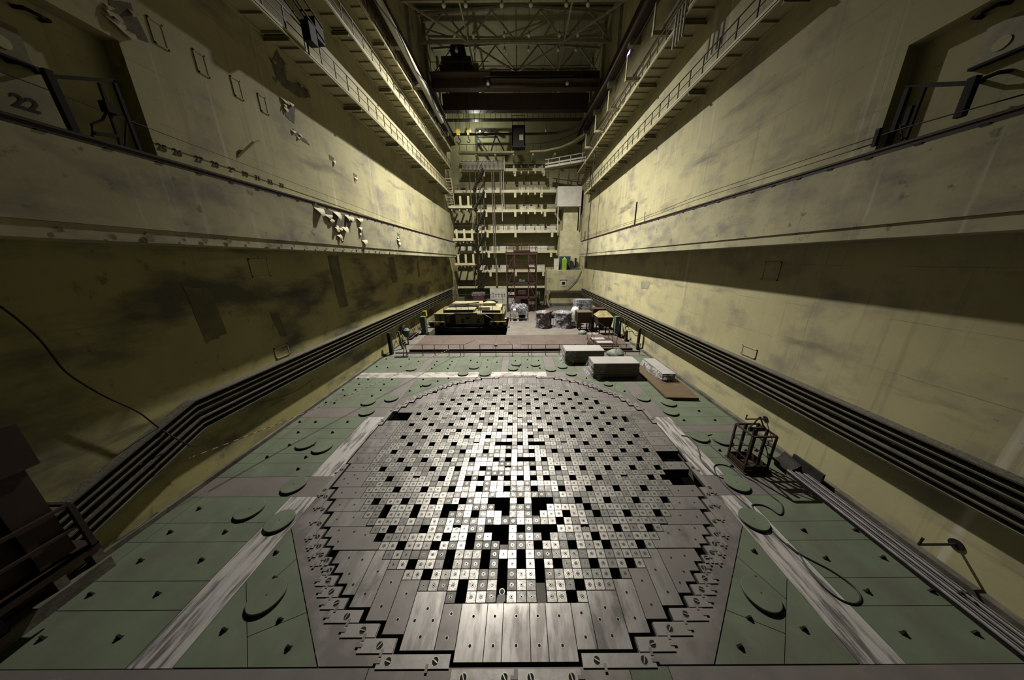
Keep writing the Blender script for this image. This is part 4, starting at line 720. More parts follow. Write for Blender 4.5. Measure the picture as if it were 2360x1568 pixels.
# tapes and wires across the left floor
def tape(p, q, n, r, lab):
    a = MB(); p, q = Vector(p), Vector(q)
    for i in range(n):
        u0, u1 = i / n, (i + 1) / n; f = lambda u: p + (q - p) * u - Vector((0, 0, .25 * 4 * u * (1 - u)))
        a.bar(f(u0), f(u1), r * .4, r, i % 2)
    solo('barrier_tape', a, [MRED, MTAPEW], lab, 'tape')
tape((-11.45, 3.22, 1.45), (-5.2, 17.6, .98), 110, .022, 'red and white barrier tape stretched over the left floor panels'); tape((-11.0, 19.9, .5), (-10.6, 26.3, 1.1), 40, .022, 'short pinkish barrier tape at the far left wall')
cable([(-11.15, 3.3, .03), (-10.1, 6.16, .03), (-7.7, 11.9, .03), (-5.45, 17.4, .03)], .009, 'thin straight wire lying across the left floor panels', nm='wire', cat='wire')
# far railing in front of the trench
t = thing('floor_railing', 'thin red brown railing along the far edge of the green floor', 'railing', (0, 17.6, 0))
for x in (-9.7, -8.28, -7.23, -6.01, -5.01, -4.7, -3.29, -1.91, -.48, .92, 1.21, 2.42, 3.6, 5.0, 6.6, 8.2, 9.4, 10.6): obj('post', MB().bar((x, 17.6, 0), (x, 17.6, 1.0), .045), MRAILP, t)
obj('top_rail', MB().bar((-9.7, 17.6, 1.0), (-4.65, 17.6, 1.0), .04).bar((-3.3, 17.6, .97), (-.5, 17.6, .97), .04).bar((.3, 17.6, .97), (10.8, 17.6, .97), .04), MRAILP, t); obj('gate_arm', MB().bar((-4.7, 17.6, .98), (-3.8, 18.4, 1.15), .03).bar((-.5, 17.6, .98), (-.9, 18.4, 1.1), .03), MRAILP, t); obj('sign_box', MB().box(-2.05, -1.75, 17.54, 17.58, .85, 1.0), MTRUSS, t)
t = thing('folding_ladder', 'small grey trestle at the left end of the far railing', 'trestle', (-9.75, 17.5, 0)); obj('frame', MB().bar((-9.9, 17.3, 0), (-9.8, 17.6, 1.1), .05).bar((-9.75, 17.9, 0), (-9.8, 17.6, 1.1), .05), MTRAY, t); obj('foot_plate', MB().box(-10.6, -9.5, 17.15, 17.45, .01, .06), MDARK, t)

# ------------------------------------------------------------------ raised brown floor and far concrete area
for i in range(8):
    x = -9.94 + i * 2.555; o = solo('brown_floor_slab', MB().box(x + .006, x + 2.549, 18.77, 23.55, -.01, .2), MBROWN, f'raised brown floor slab behind the railing, {ordn(i + 1)} from the left', 'floor slab', 'raised brown floor slabs')
    obj('front_face', MB().box(x + .006, x + 2.549, 18.74, 18.768, 0, .17), MDARK, o)
solo('trench_rail', MB().box(-11.0, 11.0, 18.25, 18.33, .0, .08), MDARK, 'dark rail lying in front of the brown slabs', 'rail')
panel(R(1.95, 6.9, 23.9, 25.85), MCONC, 'floor_cover', 'large grey cover plate in the floor before the wrapped barrels', 'floor cover', z=.012)

# plasterboard stacks: every sheet a thing of its own
def sheets(x0, x1, y0, y1, z0, n, th, which, skew=.03):
    for k in range(n):
        dx, dy = random.uniform(-skew, skew), random.uniform(-skew, skew); z = z0 + k * th
        mb = MB().box(x0 + dx, x1 + dx, y0 + dy, y1 + dy, z, z + th - .016, 0, 1)
        solo('plasterboard_bundle', mb, [MGEDGE, MGYPS], f'grey board bundle in the {which} stack, ' + ('topmost' if k == n - 1 else f'{ordn(n - k)} from the top'), 'board', f'board bundles of the {which} stack')
    solo('stack_bearer', MB().box(x0 + .1, x0 + .25, y0, y1, 0 if z0 < .2 else z0 - .09, z0 - .004), MWOOD, f'wooden bearer under the left end of the {which} stack', 'bearer'); solo('stack_bearer', MB().box(x1 - .25, x1 - .1, y0, y1, 0 if z0 < .2 else z0 - .09, z0 - .004), MWOOD, f'wooden bearer under the right end of the {which} stack', 'bearer')
sheets(3.78, 6.85, 15.5, 17.0, .1, 11, .092, 'farthest'); sheets(5.28, 8.47, 12.8, 14.2, .1, 12, .085, 'middle large'); sheets(9.62, 10.48, 11.9, 14.8, .27, 7, .062, 'small right', .01)
def crumple(pts_rows, amp, name, lab, cat='plastic film'):
    m = MB(); n = len(pts_rows[0])
    for r_ in pts_rows:
        for p in r_: m.v.append((p[0] + random.uniform(-amp, amp), p[1] + random.uniform(-amp, amp), max(.012, p[2] + random.uniform(-amp, amp))))
    for i in range(len(pts_rows) - 1):
        for k in range(n - 1): m.f.append((i * n + k, i * n + k + 1, (i + 1) * n + k + 1, (i + 1) * n + k)); m.mi.append(0)
    return solo(name, m, MFILM, lab, cat, smooth=True)
def drape(x0, x1, y0, y1, z0, zt, lab, out=.28):
    rows_ = []
    for i in range(9):
        q = i / 8; z = zt - (zt - z0) * q; e = .04 + out * q * q
        pts = [(x0 + .9 - q * .25, y0 - e * .5), (x0 + .4, y0 - e), (x0 + .05, y0 - e), (x0 - e, y0 - e * .5), (x0 - e, y0 + .3), (x0 - e * 1.1, (y0 + y1) / 2), (x0 - e, y1 - .3), (x0 - e, y1 + e)]
        rows_.append([(a, b, z) for a, b in pts])
    crumple(rows_, .05, 'plastic_film', lab)
drape(3.76, 6.85, 15.48, 17.0, 0, 1.1, 'clear plastic film hanging round the left end of the farthest board stack'); drape(5.26, 8.47, 12.78, 14.2, 0, 1.1, 'clear plastic film hanging round the left end of the middle board stack')
rows_ = []
for i in range(7):
    q = i / 6; z = .66 - .38 * q; e = .05 + .22 * q; rows_.append([(x, y, z) for x, y in [(9.6 - e, 14.7)] + [(9.6 - e, 14.3 - .4 * k) for k in range(6)] + [(9.6 - e * .7, 11.85 - e), (9.95, 11.85 - e), (10.3, 11.85 - e), (10.5 + e * .6, 11.9 - e * .5), (10.5 + e * .6, 12.5)]])
crumple(rows_, .04, 'plastic_film', 'clear plastic film round the small board stack on the plywood')
t = thing('plywood_platform', 'thick brown plywood platform under the small board stack', 'platform', (9.8, 11.6, 0)); obj('panel', MB().prism([(8.84, 13.6), (8.79, 9.7), (10.62, 9.58), (10.85, 12.0), (10.85, 14.9), (9.2, 14.9)], .05, .18), MWOOD, t)
obj('bearer', MB().box(8.95, 10.5, 9.9, 10.0, 0, .05), MWOOD, t); obj('bearer', MB().box(9.0, 10.7, 12.4, 12.5, 0, .05), MWOOD, t)
mb = MB().lathe((8.15, 16.55, 0), [(.5, 0), (.56, .25), (.6, .55), (.62, .6)], 20); t = thing('covered_bin', 'round bin under a grey green tarpaulin behind the board stacks', 'bin', (8.15, 16.55, 0)); obj('drum', mb, MTEAL, t)
rows_ = [[(8.15 + rr * math.cos(a) * (1 + .1 * math.sin(3 * a)), 16.55 + rr * math.sin(a), zz + .05 * math.sin(2 * a + 1)) for a in [2 * math.pi * k / 18 for k in range(19)]] for rr, zz in ((.05, .86), (.3, .82), (.55, .68), (.68, .55), (.72, .4), (.7, .3))]
m = MB(); n = 19
for r_ in rows_: m.v += r_
for i in range(5):
    for k in range(18): m.f.append((i * n + k, i * n + k + 1, (i + 1) * n + k + 1, (i + 1) * n + k)); m.mi.append(0)
obj('tarpaulin', m, MTARP, t, smooth=True)
# red step unit
t = thing('step_platform', 'low red brown step platform with thin railing behind the board stacks', 'steps', (8, 20, .2)); ob = lambda n, m, mt: obj(n, m, mt, t)
ob('base', MB().box(7.0, 9.4, 19.2, 21.8, .2, .3), MRAILP); ob('tread', MB().box(7.55, 9.0, 19.6, 20.3, .42, .46), MGYPS); ob('tread', MB().box(7.35, 8.6, 20.7, 21.4, .42, .46), MGYPS); ob('tread_frame', MB().box(7.3, 9.1, 19.5, 21.5, .3, .42), MRUST)
for x, y in ((7.05, 19.3), (7.05, 21.6), (9.2, 19.3), (9.2, 20.5), (9.2, 21.6), (7.5, 21.7)): ob('post', MB().bar((x, y, .3), (x, y, 1.25), .04), MRAILP)
ob('rail', MB().bar((9.2, 19.3, 1.25), (9.2, 21.6, 1.25), .04).bar((9.2, 21.6, 1.25), (7.9, 22.6, 2.0), .04).bar((7.05, 19.3, 1.25), (7.05, 21.6, 1.25), .04).bar((9.2, 19.3, .75), (9.2, 21.6, .75), .03), MRAILP)
solo('tool_box', MB().box(6.6, 7.1, 19.3, 19.9, .2, .42).box(6.7, 7.0, 19.2, 20.0, .42, .5), MDARK, 'small dark box left of the red step platform', 'box')
# wrapped barrels, motor, cabinet
def wrap(cx_, cy_, r, h, body, lab, bodymat, sq=1.0):
    t = thing(body, lab, 'barrel' if 'drum' in body else 'machine', (cx_, cy_, 0)); obj('drum', MB().lathe((cx_, cy_, 0), [(r * .92, 0), (r * .92, h * .5), (r, h * .52), (r, h * .56), (r * .9, h * .58), (r * .9, h * .92), (r * .98, h * .94), (r * .95, h)], 24), bodymat, t)
    rows_ = []
    for q in range(11):
        z = h * 1.03 * (1 - q / 10); f = (1.02 + .24 * (q / 10) ** 2) * r; rows_.append([(cx_ + f * math.cos(a) * (1 + .07 * math.sin(7 * a + q)), cy_ + f * math.sin(a) * (1 + .07 * math.sin(5 * a + q)), z) for a in [2 * math.pi * k / 32 for k in range(33)]])
    rows_.insert(0, [(cx_ + .02 * math.cos(k), cy_ + .02 * math.sin(k), h * 1.1) for k in range(33)])
    m = MB()
    for r_ in rows_:
        jj = [random.uniform(-.04, .04) for _ in r_]; jj[-1] = jj[0]
        m.v += [(p[0] + j, p[1] + j, max(.01, p[2] + j)) for p, j in zip(r_, jj)]
    for i in range(len(rows_) - 1):
        for k in range(32): m.f.append((i * 33 + k, i * 33 + k + 1, (i + 1) * 33 + k + 1, (i + 1) * 33 + k)); m.mi.append(0)
    obj('plastic_wrap', m, MFILM, t, smooth=True); return t
t = wrap(3.0, 27.8, .85, 1.9, 'wrapped_drum', 'dark maroon drum wrapped in plastic, left one of the two', MMAROON); obj('flanged_neck', MB().lathe((3.75, 28.4, 0), [(.45, 0), (.45, 1.2), (.62, 1.25), (.62, 1.35), (.45, 1.4), (.45, 1.75), (.62, 1.8), (.62, 1.92)], 20), MMAROON, t)
wrap(5.65, 28.0, 1.08, 1.85, 'wrapped_drum', 'grey drum wrapped in crumpled plastic, right one of the two', mat('grey_drum', (.14, .14, .15), (.09, .09, .1), 3, .5))
t = thing('wrapped_motor', 'green motor on a small red frame under a plastic cover', 'motor', (.15, 32, 0)); obj('motor_body', MB().cyl((.55, 31.3, 1.0), .55, 1.2, 20, 0, 'Y').box(.1, 1.0, 31.3, 32.5, .35, .8), mat('dark_green_motor', (.04, .06, .045), None, 1, .5), t); obj('side_frame', MB().box(-.7, -.3, 31.3, 32.6, .4, 1.5), MWHITE, t)
m = MB()
for x in (-1.05, 1.35):
    for y in (31.0, 32.9): m.bar((x, y, 0), (x, y, 1.1), .06)
for y in (31.0, 32.9): m.bar((-1.05, y, .35), (1.35, y, .35), .08); m.bar((-1.05, y, 1.0), (1.35, y, 1.0), .05)
obj('trolley_frame', m.bar((-1.05, 31, .35), (-1.05, 32.9, .35), .06), MRAILP, t)
rows_ = [[(.15 + rx * math.copysign(abs(math.cos(a)) ** .6, math.cos(a)), 31.95 + ry * math.copysign(abs(math.sin(a)) ** .6, math.sin(a)), z + .12 * math.sin(3 * a)) for a in [2 * math.pi * k / 28 for k in range(29)]] for rx, ry, z in ((.1, .1, 2.2), (.8, .7, 2.15), (1.15, 1.0, 1.95), (1.25, 1.1, 1.6), (1.28, 1.12, 1.2), (1.3, 1.15, .85))]
m = MB()
for r_ in rows_:
    jj = [random.uniform(-.05, .05) for _ in r_]; jj[-1] = jj[0]; m.v += [(p[0] + j, p[1] + j, p[2] + j) for p, j in zip(r_, jj)]
for i in range(5):
    for k in range(28): m.f.append((i * 29 + k, i * 29 + k + 1, (i + 1) * 29 + k + 1, (i + 1) * 29 + k)); m.mi.append(0)
obj('plastic_cover', m, MFILM, t, smooth=True)
crumple([[(-1 + .33 * k, 30.4 + .22 * j, .06 + .06 * random.random()) for k in range(9)] for j in range(4)], .05, 'plastic_film', 'crumpled plastic sheet on the floor before the covered motor')
t = thing('wrapped_cabinet', 'tall bluish cabinet wrapped in plastic near the right wall', 'cabinet', (8.7, 31.8, 0)); obj('body', MB().box(7.75, 9.85, 31, 32.4, 0, 2.85), mat('blue_grey_cabinet', (.22, .22, .27), (.16, .16, .2), 2, .4), t); obj('dark_panel', MB().box(8.1, 8.6, 30.97, 31, 1.5, 2.3), MDARK, t)
rows_ = [[(x, y, z) for x, y in ((7.6 - e, 32.3), (7.6 - e, 31.6), (7.65 - e, 30.9 - e), (8.2, 30.9 - e), (8.7, 30.88 - e), (9.3, 30.9 - e), (9.95 + e * .5, 30.9 - e), (9.98 + e * .5, 31.7), (9.95 + e * .5, 32.4))] for z, e in ((2.92, 0), (2.3, .05), (1.7, .1), (1.1, .12), (.5, .2), (0, .3))]
m = MB(); n = 9
for r_ in rows_: m.v += [(p[0] + random.uniform(-.05, .05), p[1] + random.uniform(-.05, .05), max(.01, p[2])) for p in r_]
for i in range(5):
    for k in range(8): m.f.append((i * n + k, i * n + k + 1, (i + 1) * n + k + 1, (i + 1) * n + k)); m.mi.append(0)
obj('plastic_wrap', m, MFILM, t, smooth=True)
solo('white_sack', MB().lathe((7.3, 29.2, 0), [(.5, 0), (.55, .5), (.5, 1.2), (.55, 1.8), (.35, 2.2), (.1, 2.3)], 14), MWHITE, 'pale wrapped bundle standing before the bluish cabinet', 'bundle', smooth=True)
t = thing('pipe_trolley', 'grey horizontal pipe piece on a low stand behind the drums', 'pipe', (5.5, 33.5, 0)); obj('pipe', MB().tube([(4.2, 33, .55), (7.2, 34.2, .55)], .35, 14), MTRAY, t); obj('flange', MB().tube([(5.6, 33.57, .55), (5.75, 33.63, .55)], .5, 16), MTRAY, t); obj('stand', MB().box(4.8, 5.1, 33.0, 33.5, 0, .25).box(6.2, 6.5, 33.5, 34.0, 0, .25), MDARK, t)
t = thing('crate_stand', 'brown slatted crate on a tall dark steel stand', 'crate', (7.6, 26, 0)); obj('crate_box', MB().box(6.85, 8.4, 25.5, 27, 1.0, 2.2), MCRATE, t); m = MB()
for k in range(9): m.box(6.82, 6.85, 25.55, 26.95, 1.05 + k * .12, 1.12 + k * .12)
obj('slats', m, MDARK, t); obj('lid', MB().box(6.8, 8.45, 25.45, 27.05, 2.2, 2.27), MCRATE, t)
for x, y in ((7.2, 25.4), (8.6, 25.4), (7.2, 27), (8.6, 27), (7.9, 25.4)): obj('leg', MB().bar((x, y, 0), (x, y, 1.0), .12), MDARK, t)
obj('stand_frame', MB().bar((7.2, 25.4, .15), (8.6, 25.4, .15), .1).bar((7.2, 25.4, .55), (8.6, 25.4, .55), .06), MDARK, t)
t = thing('hopper', 'dark rusty hopper with sloping roof shaped top', 'hopper', (9.35, 24.3, 0)); obj('bin', MB().add([(8.75, 23.6, 1.0), (10.05, 23.6, 1.0), (10.05, 25.0, 1.0), (8.75, 25.0, 1.0), (8.5, 23.4, 2.1), (10.2, 23.4, 2.1), (10.2, 25.2, 2.1), (8.5, 25.2, 2.1)], [(3, 2, 1, 0), (0, 1, 5, 4), (1, 2, 6, 5), (2, 3, 7, 6), (3, 0, 4, 7)]), MRUST, t)
obj('sloping_top', MB().add([(8.5, 23.4, 2.1), (10.2, 23.4, 2.1), (10.2, 25.2, 2.1), (8.5, 25.2, 2.1), (8.95, 24.2, 2.62), (9.7, 24.2, 2.62), (9.7, 24.6, 2.62), (8.95, 24.6, 2.62)], [(0, 1, 5, 4), (1, 2, 6, 5), (2, 3, 7, 6), (3, 0, 4, 7), (4, 5, 6, 7)]), mat('olive_brown_metal', (.28, .24, .10), (.14, .10, .05), 3, .7), t)  # sloping top coloured lighter than the bin
for x, y in ((8.85, 23.7), (9.95, 23.7), (8.85, 24.9), (9.95, 24.9)): obj('leg', MB().bar((x, y, 0), (x, y, 1.0), .1), MDARK, t)
solo('dark_crate', MB().box(8.75, 10.2, 26.2, 27.6, .9, 2.5).box(8.8, 9.0, 26.3, 27.5, 0, .9).box(9.95, 10.15, 26.3, 27.5, 0, .9), MRUST, 'dark brown boxed duct behind the hopper', 'duct')
t = thing('slim_cabinet', 'slim pale green cabinet right of the hopper', 'cabinet', (10.5, 23.2, 0)); obj('body', MB().box(10.25, 10.65, 22.9, 23.5, .2, 2.25), MTEAL, t); obj('foot', MB().box(10.3, 10.6, 22.95, 23.45, 0, .2), MDARK, t)
solo('waste_drum', MB().cyl((7.35, 27.6, 0), .35, .8, 16), MTRAY, 'small grey drum under the crate stand edge', 'drum'); solo('wrapped_parcel', MB().lathe((7.1, 23.9, .0), [(.4, 0), (.48, .2), (.42, .45), (.2, .55)], 12), MTARP, 'brown grey wrapped parcel on the floor before the crate stand', 'parcel', smooth=True)
crumple([[(7.6 + .25 * k, 23.7 + .2 * j, .08 + .08 * random.random()) for k in range(7)] for j in range(4)], .05, 'plastic_film', 'crumpled plastic sheet on the floor under the hopper')
for (x, y, h, r, lb) in ((11.0, 21.6, 1.1, .16, 'dark cone shaped post by the right wall'), (11.05, 23.6, 1.7, .14, 'dark round post behind the slim cabinet'), (11.15, 24.9, 1.5, .12, 'dark pipe stub farther along the right wall')): solo('wall_post', MB().lathe((x, y, 0), [(r * 1.3, 0), (r, .1), (r * .6, h)], 12), MDARK, lb, 'post')
solo('wall_post', MB().box(10.95, 11.15, 18.9, 19.1, 0, 2.0), MRUST, 'brown steel post at the right end of the trench', 'post')
cable([(11.2, 23.0, .4), (11.1, 23.2, 1.6), (11.0, 22.5, 2.1), (10.9, 21.9, 1.4), (11.1, 21.6, .5)], .03, 'black cable arching by the right wall behind the posts'); cable([(11.3, 19.5, 1.5), (11.3, 20.5, 1.1), (11.3, 21.5, 1.3), (11.3, 22.5, .9)], .02, 'thin cable sagging along the lower right wall')
# left wall clutter
solo('steel_post', MB().box(-11.35, -11.1, 17.9, 18.2, 0, 2.0), MDARK, 'dark steel post against the left wall at the far railing', 'post'); solo('steel_post', MB().bar((-10.9, 19.6, 0), (-11.1, 19.6, 1.7), .14), MTEAL, 'leaning grey green post by the left wall', 'post')
t = thing('round_wall_box', 'rounded pale box with hose reel fixed to the left wall', 'wall box', (-11.2, 21.2, .9)); obj('box', MB().lathe((-11.0, 21.2, .7), [(.2, 0), (.32, .1), (.32, .7), (.15, .9)], 16), MTEAL, t); obj('reel', MB().cyl((-11.4, 21.6, 1.3), .55, .2, 20, 0, 'X'), MDARK, t); obj('stand', MB().bar((-11.0, 21.2, 0), (-11.0, 21.2, .75), .1), MTRAY, t)
t = thing('control_column', 'upright grey green cabinet column left of the yellow carriage', 'cabinet', (-10.6, 25.0, 0)); obj('body', MB().box(-10.9, -10.35, 24.7, 25.3, .12, 2.0), MTEAL, t); obj('foot', MB().box(-11.0, -10.25, 24.6, 25.4, 0, .12), MDARK, t)
solo('yellow_box', MB().box(-11.2, -10.8, 26.5, 26.9, 1.7, 2.3).box(-11.1, -11.0, 26.6, 26.8, 0, 1.7), MYEL, 'small yellow box on a post behind the grey green column', 'box')
for k in range(4): cable([(-11.6, 19.2 + k * 1.6, 1.6), (-11.5, 19.7 + k * 1.6, .9 - .1 * k), (-11.55, 20.5 + k * 1.5, 1.3), (-11.4, 21.0 + k * 1.5, .15)], .025, f'black cable hanging on the low left wall, {ordn(k + 1)} from the front', n=5)
solo('wall_bracket', MB().box(-11.5, -11.2, 22.6, 23.6, 0, .5).box(-11.5, -11.1, 23.8, 24.4, 0, .35), MDARK, 'dark rubble boxes on the floor along the left wall', 'box')

# ------------------------------------------------------------------ yellow carriage
for y, lb in ((27.88, 'nearer'), (33.0, 'farther')): solo('support_beam', MB().box(-11.3, -1.0, y - .2, y + .2, -.02, .02).box(-10.3, -1.3, y - .15, y + .15, -.5, -.02), MDARK, f'dark {lb} beam bridging the floor recess under the yellow carriage', 'beam')
t = thing('rail_carriage', 'large dull yellow wheeled carriage with dark banding standing at the far left', 'carriage', (-6, 29.5, 0)); ob = lambda n, m, mt, **k: obj(n, m, mt, t, **k)
ob('chassis', MB().box(-10.3, -1.75, 28, 33.5, .55, 1.65).box(-10.4, -1.7, 27.95, 33.6, 1.6, 1.7), MMACH); ob('centre_panel', MB().box(-7.7, -4.2, 27.85, 28, .4, 1.62), MMACH); ob('dark_band', MB().box(-8.4, -7.75, 27.8, 28, .35, 1.7), MDARK); ob('dark_band', MB().box(-4.15, -3.4, 27.8, 28, .35, 1.7), MDARK)
for x in (-9.6, -8.95, -3.1, -2.2): ob('stiffener', MB().box(x - .06, x + .06, 27.9, 28, .6, 1.6), MDARK)
ob('pipe_run', MB().tube([(-8.9, 29.6, 2.3), (-6.4, 30.2, 2.35), (-5.0, 29.8, 2.3)], .1, 8).tube([(-9.0, 30.4, 2.25), (-5.2, 31.4, 2.6)], .07, 8), MDARK)
ob('label_plate', MB().box(-6.4, -6.0, 27.82, 27.85, 1.05, 1.3), MDARK)
for x in (-10.6, -9.4, -2.95, -1.95 - .1):
    wo = ob('wheel', MB().cyl((x, 27.75, .38), .36, .3, 22, 0, 'Y'), MMACH); obj('wheel_hub', MB().cyl((x, 27.7, .38), .26, .05, 20, 0, 'Y'), MDARK, wo)
for x in (-10.0, -2.5): ob('bogie_frame', MB().box(x - 1.0, x + 1.0, 27.7, 28.1, .3, .75).box(x - .12, x + .12, 27.66, 27.7, .35, .6), MMACH)
ob('underside_drum', MB().cyl((-5.4, 29.5, -.0), 1.1, .5, 26), MMACH)
ob('support_block', MB().box(-10.2, -9.8, 28.2, 28.8, 0, .55).box(-9.1, -8.7, 28.2, 28.8, 0, .55).box(-2.6, -2.2, 32, 33, 0, .55), MDARK)
for x, z0, z1 in ((-6.8, .6, 1.15), (-4.85, .6, 1.15)): ob('clamp_bolt', MB().box(x - .12, x + .12, 27.75, 27.86, z0, z1).box(x - .22, x + .22, 27.73, 27.86, z0 + .1, z0 + .25), MDARK)
ob('deck_plate', MB().box(-9.2, -5.5, 29.2, 32.8, 1.7, 2.0).box(-5.2, -2.1, 30, 33, 1.7, 2.15), MDECK); ob('deck_plate', MB().box(-8.8, -3.0, 31, 33.4, 2.0, 2.5), MDECK); ob('beam', MB().bar((-9.3, 28.6, 1.9), (-5.6, 28.8, 1.9), .25, .3).bar((-4.5, 28.7, 1.85), (-2.2, 28.5, 1.85), .3, .3), MDARK)
ob('hatch_cover', MB().add([(-3.6, 28.9, 1.7), (-2.2, 28.9, 1.7), (-2.2, 30, 2.2), (-3.6, 30, 2.2), (-3.6, 30, 1.7), (-2.2, 30, 1.7)], [(0, 1, 2, 3), (0, 3, 4), (1, 5, 2), (3, 2, 5, 4)]), MMACH)
ob('hydraulic_hose', MB().tube([(-4.6, 31, 2.7), (-4.0, 31, 3.0), (-3.2, 31, 2.9), (-2.7, 31, 2.6)], .12, 8).tube([(-9.1, 27.9, .6), (-8.6, 27.8, 1.5), (-7.6, 27.9, 1.75), (-5, 27.95, 1.72)], .09, 8).tube([(-4.3, 27.8, 1.7), (-3.4, 27.75, 1.2), (-2.9, 27.75, .8)], .08, 8), MCABLE, smooth=True)
for x in (-10.2, -9.1, -7.6, -6.1, -4.6, -3.1, -1.9): ob('rail_post', MB().bar((x, 28.15 if x > -9.5 else 28.3, 1.7), (x, 28.15 if x > -9.5 else 28.3, 2.85), .05), MRAILP)
for x in (-9.0, -7.3, -5.6, -3.9, -2.2): ob('rail_post', MB().bar((x, 33.3, 1.7), (x, 33.3, 3.4), .05), MRAILP)
ob('hand_rail', MB().bar((-10.2, 28.2, 2.85), (-9.1, 28.2, 2.85), .045).bar((-9.0, 33.3, 3.4), (-1.9, 33.3, 3.4), .045).bar((-9.0, 33.3, 2.7), (-1.9, 33.3, 2.7), .04).bar((-1.9, 28.15, 2.85), (-1.9, 33.3, 3.4), .045), MRAILP)
ob('ladder', MB().box(-1.7, -1.45, 28.3, 28.9, .2, .28).box(-1.7, -1.45, 28.3, 28.9, .55, .63).box(-1.7, -1.45, 28.3, 28.9, .9, .98), MCREAM)
solo('sheet_piece', MB().prism([(-8.6, 25.6), (-6.9, 25.4), (-7.1, 27.4), (-7.7, 27.5)], -1.195, -1.18), MGYPS, 'pale loose sheet on the floor under the yellow carriage', 'sheet')
# cabinets in front of the far end
solo('teal_cabinet', MB().box(-10.7, -9.75, 44, 44.8, 0, 1.6).box(-10.65, -9.8, 43.97, 44, .15, 1.5), MTEAL, 'small teal cabinet behind the yellow carriage', 'cabinet')
t = thing('wrapped_crate', 'tall maroon crate wrapped in film behind the carriage', 'crate', (-7.3, 45.5, 0)); obj('crate', MB().box(-8.35, -6.3, 45, 46.4, 0, 2.1), MMAROON, t); obj('film_hood', MB().box(-8.5, -6.15, 44.9, 46.5, 1.75, 2.3), MFILM, t)
t = thing('gauge_panel', 'white panel wall with a row of round gauges', 'panel', (-3.7, 46.2, 0)); obj('panel', MB().box(-5.26, -2.15, 46, 46.3, 0, 2.95), MWHITE, t)
for k in range(5): obj('gauge', MB().cyl((-4.7 + k * .55, 45.96, 1.9 if k else 2.1), .09, .05, 12, 0, 'Y').box(-4.75 + k * .55, -4.65 + k * .55, 45.97, 46.0, 1.35, 1.7), MDARK, t)
solo('white_cabinet', MB().box(-1.85, -.65, 46, 46.5, 0, 2.2).box(-1.8, -.7, 45.97, 46, .1, 2.1), MWHITE, 'white cabinet seen through the scaffold tower', 'cabinet')
solo('dark_green_cabinet', MB().box(3.4, 4.0, 44.6, 45.4, 0, 2.4).box(3.45, 3.95, 44.57, 44.6, .1, 2.3), MTEAL, 'dark green cabinet right of the scaffold tower', 'cabinet')
solo('machine_block', MB().box(-.5, 1.9, 44.8, 46.2, 0, 1.2).box(0, 1.4, 45, 46, 1.2, 2.6), MMAROON, 'dark machine block behind the scaffold tower', 'machine')
solo('leaning_plank', MB().bar((4.6, 43.6, 0), (5.0, 44.0, 2.0), .12), MTRAY, 'pale plank leaning left of the concrete bunker', 'plank')
# ------------------------------------------------------------------ scaffold tower
t = thing('scaffold_tower', 'tall rusty scaffold tower with decks and railing', 'scaffold', (.6, 39, 0)); ob = lambda n, m, mt: obj(n, m, mt, t)
PX = (-1.7, -.5, 1.65, 2.85)
for y in (38, 40.2):
    for x in (PX if y == 38 else (PX[0], PX[3])): ob('upright', MB().bar((x, y, 0), (x, y, 8.9), .16), MRAILP)
for z in (2.3, 4.5, 6.75, 8.85):
    m = MB()
    for y in (38, 40.2): m.bar((-1.7, y, z), (2.85, y, z), .16, .22)
    for x in (-1.7, 2.85): m.bar((x, 38, z), (x, 40.2, z), .14, .2)
    ob('ledger', m, MRAILP); ob('deck', MB().box(-1.7, 2.85, 38, 40.2, z + .1, z + .16), MDARK)
for z0, z1 in ((0, 2.3), (2.3, 4.5), (4.5, 6.75), (6.75, 8.85)): ob('diagonal', MB().bar((-.5, 38, z1), (-1.6, 38, z0), .1).bar((1.65, 38, z1), (2.8, 38, z0), .1), MRAILP)
for z in (4.5, 6.75): 
    for x in (-1.7, -.5, .6, 1.65, 2.85): ob('rail_post', MB().bar((x, 38, z + .1), (x, 38, z + 1.2), .05), MRAILP)
    ob('guard_rail', MB().bar((-1.7, 38, z + 1.2), (2.85, 38, z + 1.2), .05).bar((-1.7, 38, z + .7), (2.85, 38, z + .7), .04), MRAILP)
ob('top_beam', MB().box(-1.9, 3.0, 37.9, 38.1, 8.75, 9.2).box(-.6, 1.9, 37.85, 40.3, 9.2, 9.45), MRAILP)
for x in (-1.75, -.6, .6, 1.8, 2.9):
    for y in (38, 40.2): ob('rail_post', MB().bar((x, y, 9.2), (x, y, 10.4), .06), MRAILP)
m = MB()
for z in (9.8, 10.4):
    for y in (38, 40.2): m.bar((-1.75, y, z), (2.9, y, z), .05)
    for x in (-1.75, 2.9): m.bar((x, 38, z), (x, 40.2, z), .05)
ob('top_railing', m, MRAILP); m = MB()
for k in range(24): m.bar((-1.5, 39.3, .4 + k * .36), (-1.0, 39.3, .4 + k * .36), .03)
m.bar((-1.5, 39.3, 0), (-1.5, 39.3, 9), .05).bar((-1.0, 39.3, 0), (-1.0, 39.3, 9), .05); ob('ladder', m, MRAILP)
solo('tool_pile', MB().box(.2, .6, 38.4, 38.9, 4.66, 5.1).box(.7, 1.1, 38.4, 38.9, 4.66, 5.0), MTARP, 'small pile of pale tins on the second scaffold deck', 'tins')

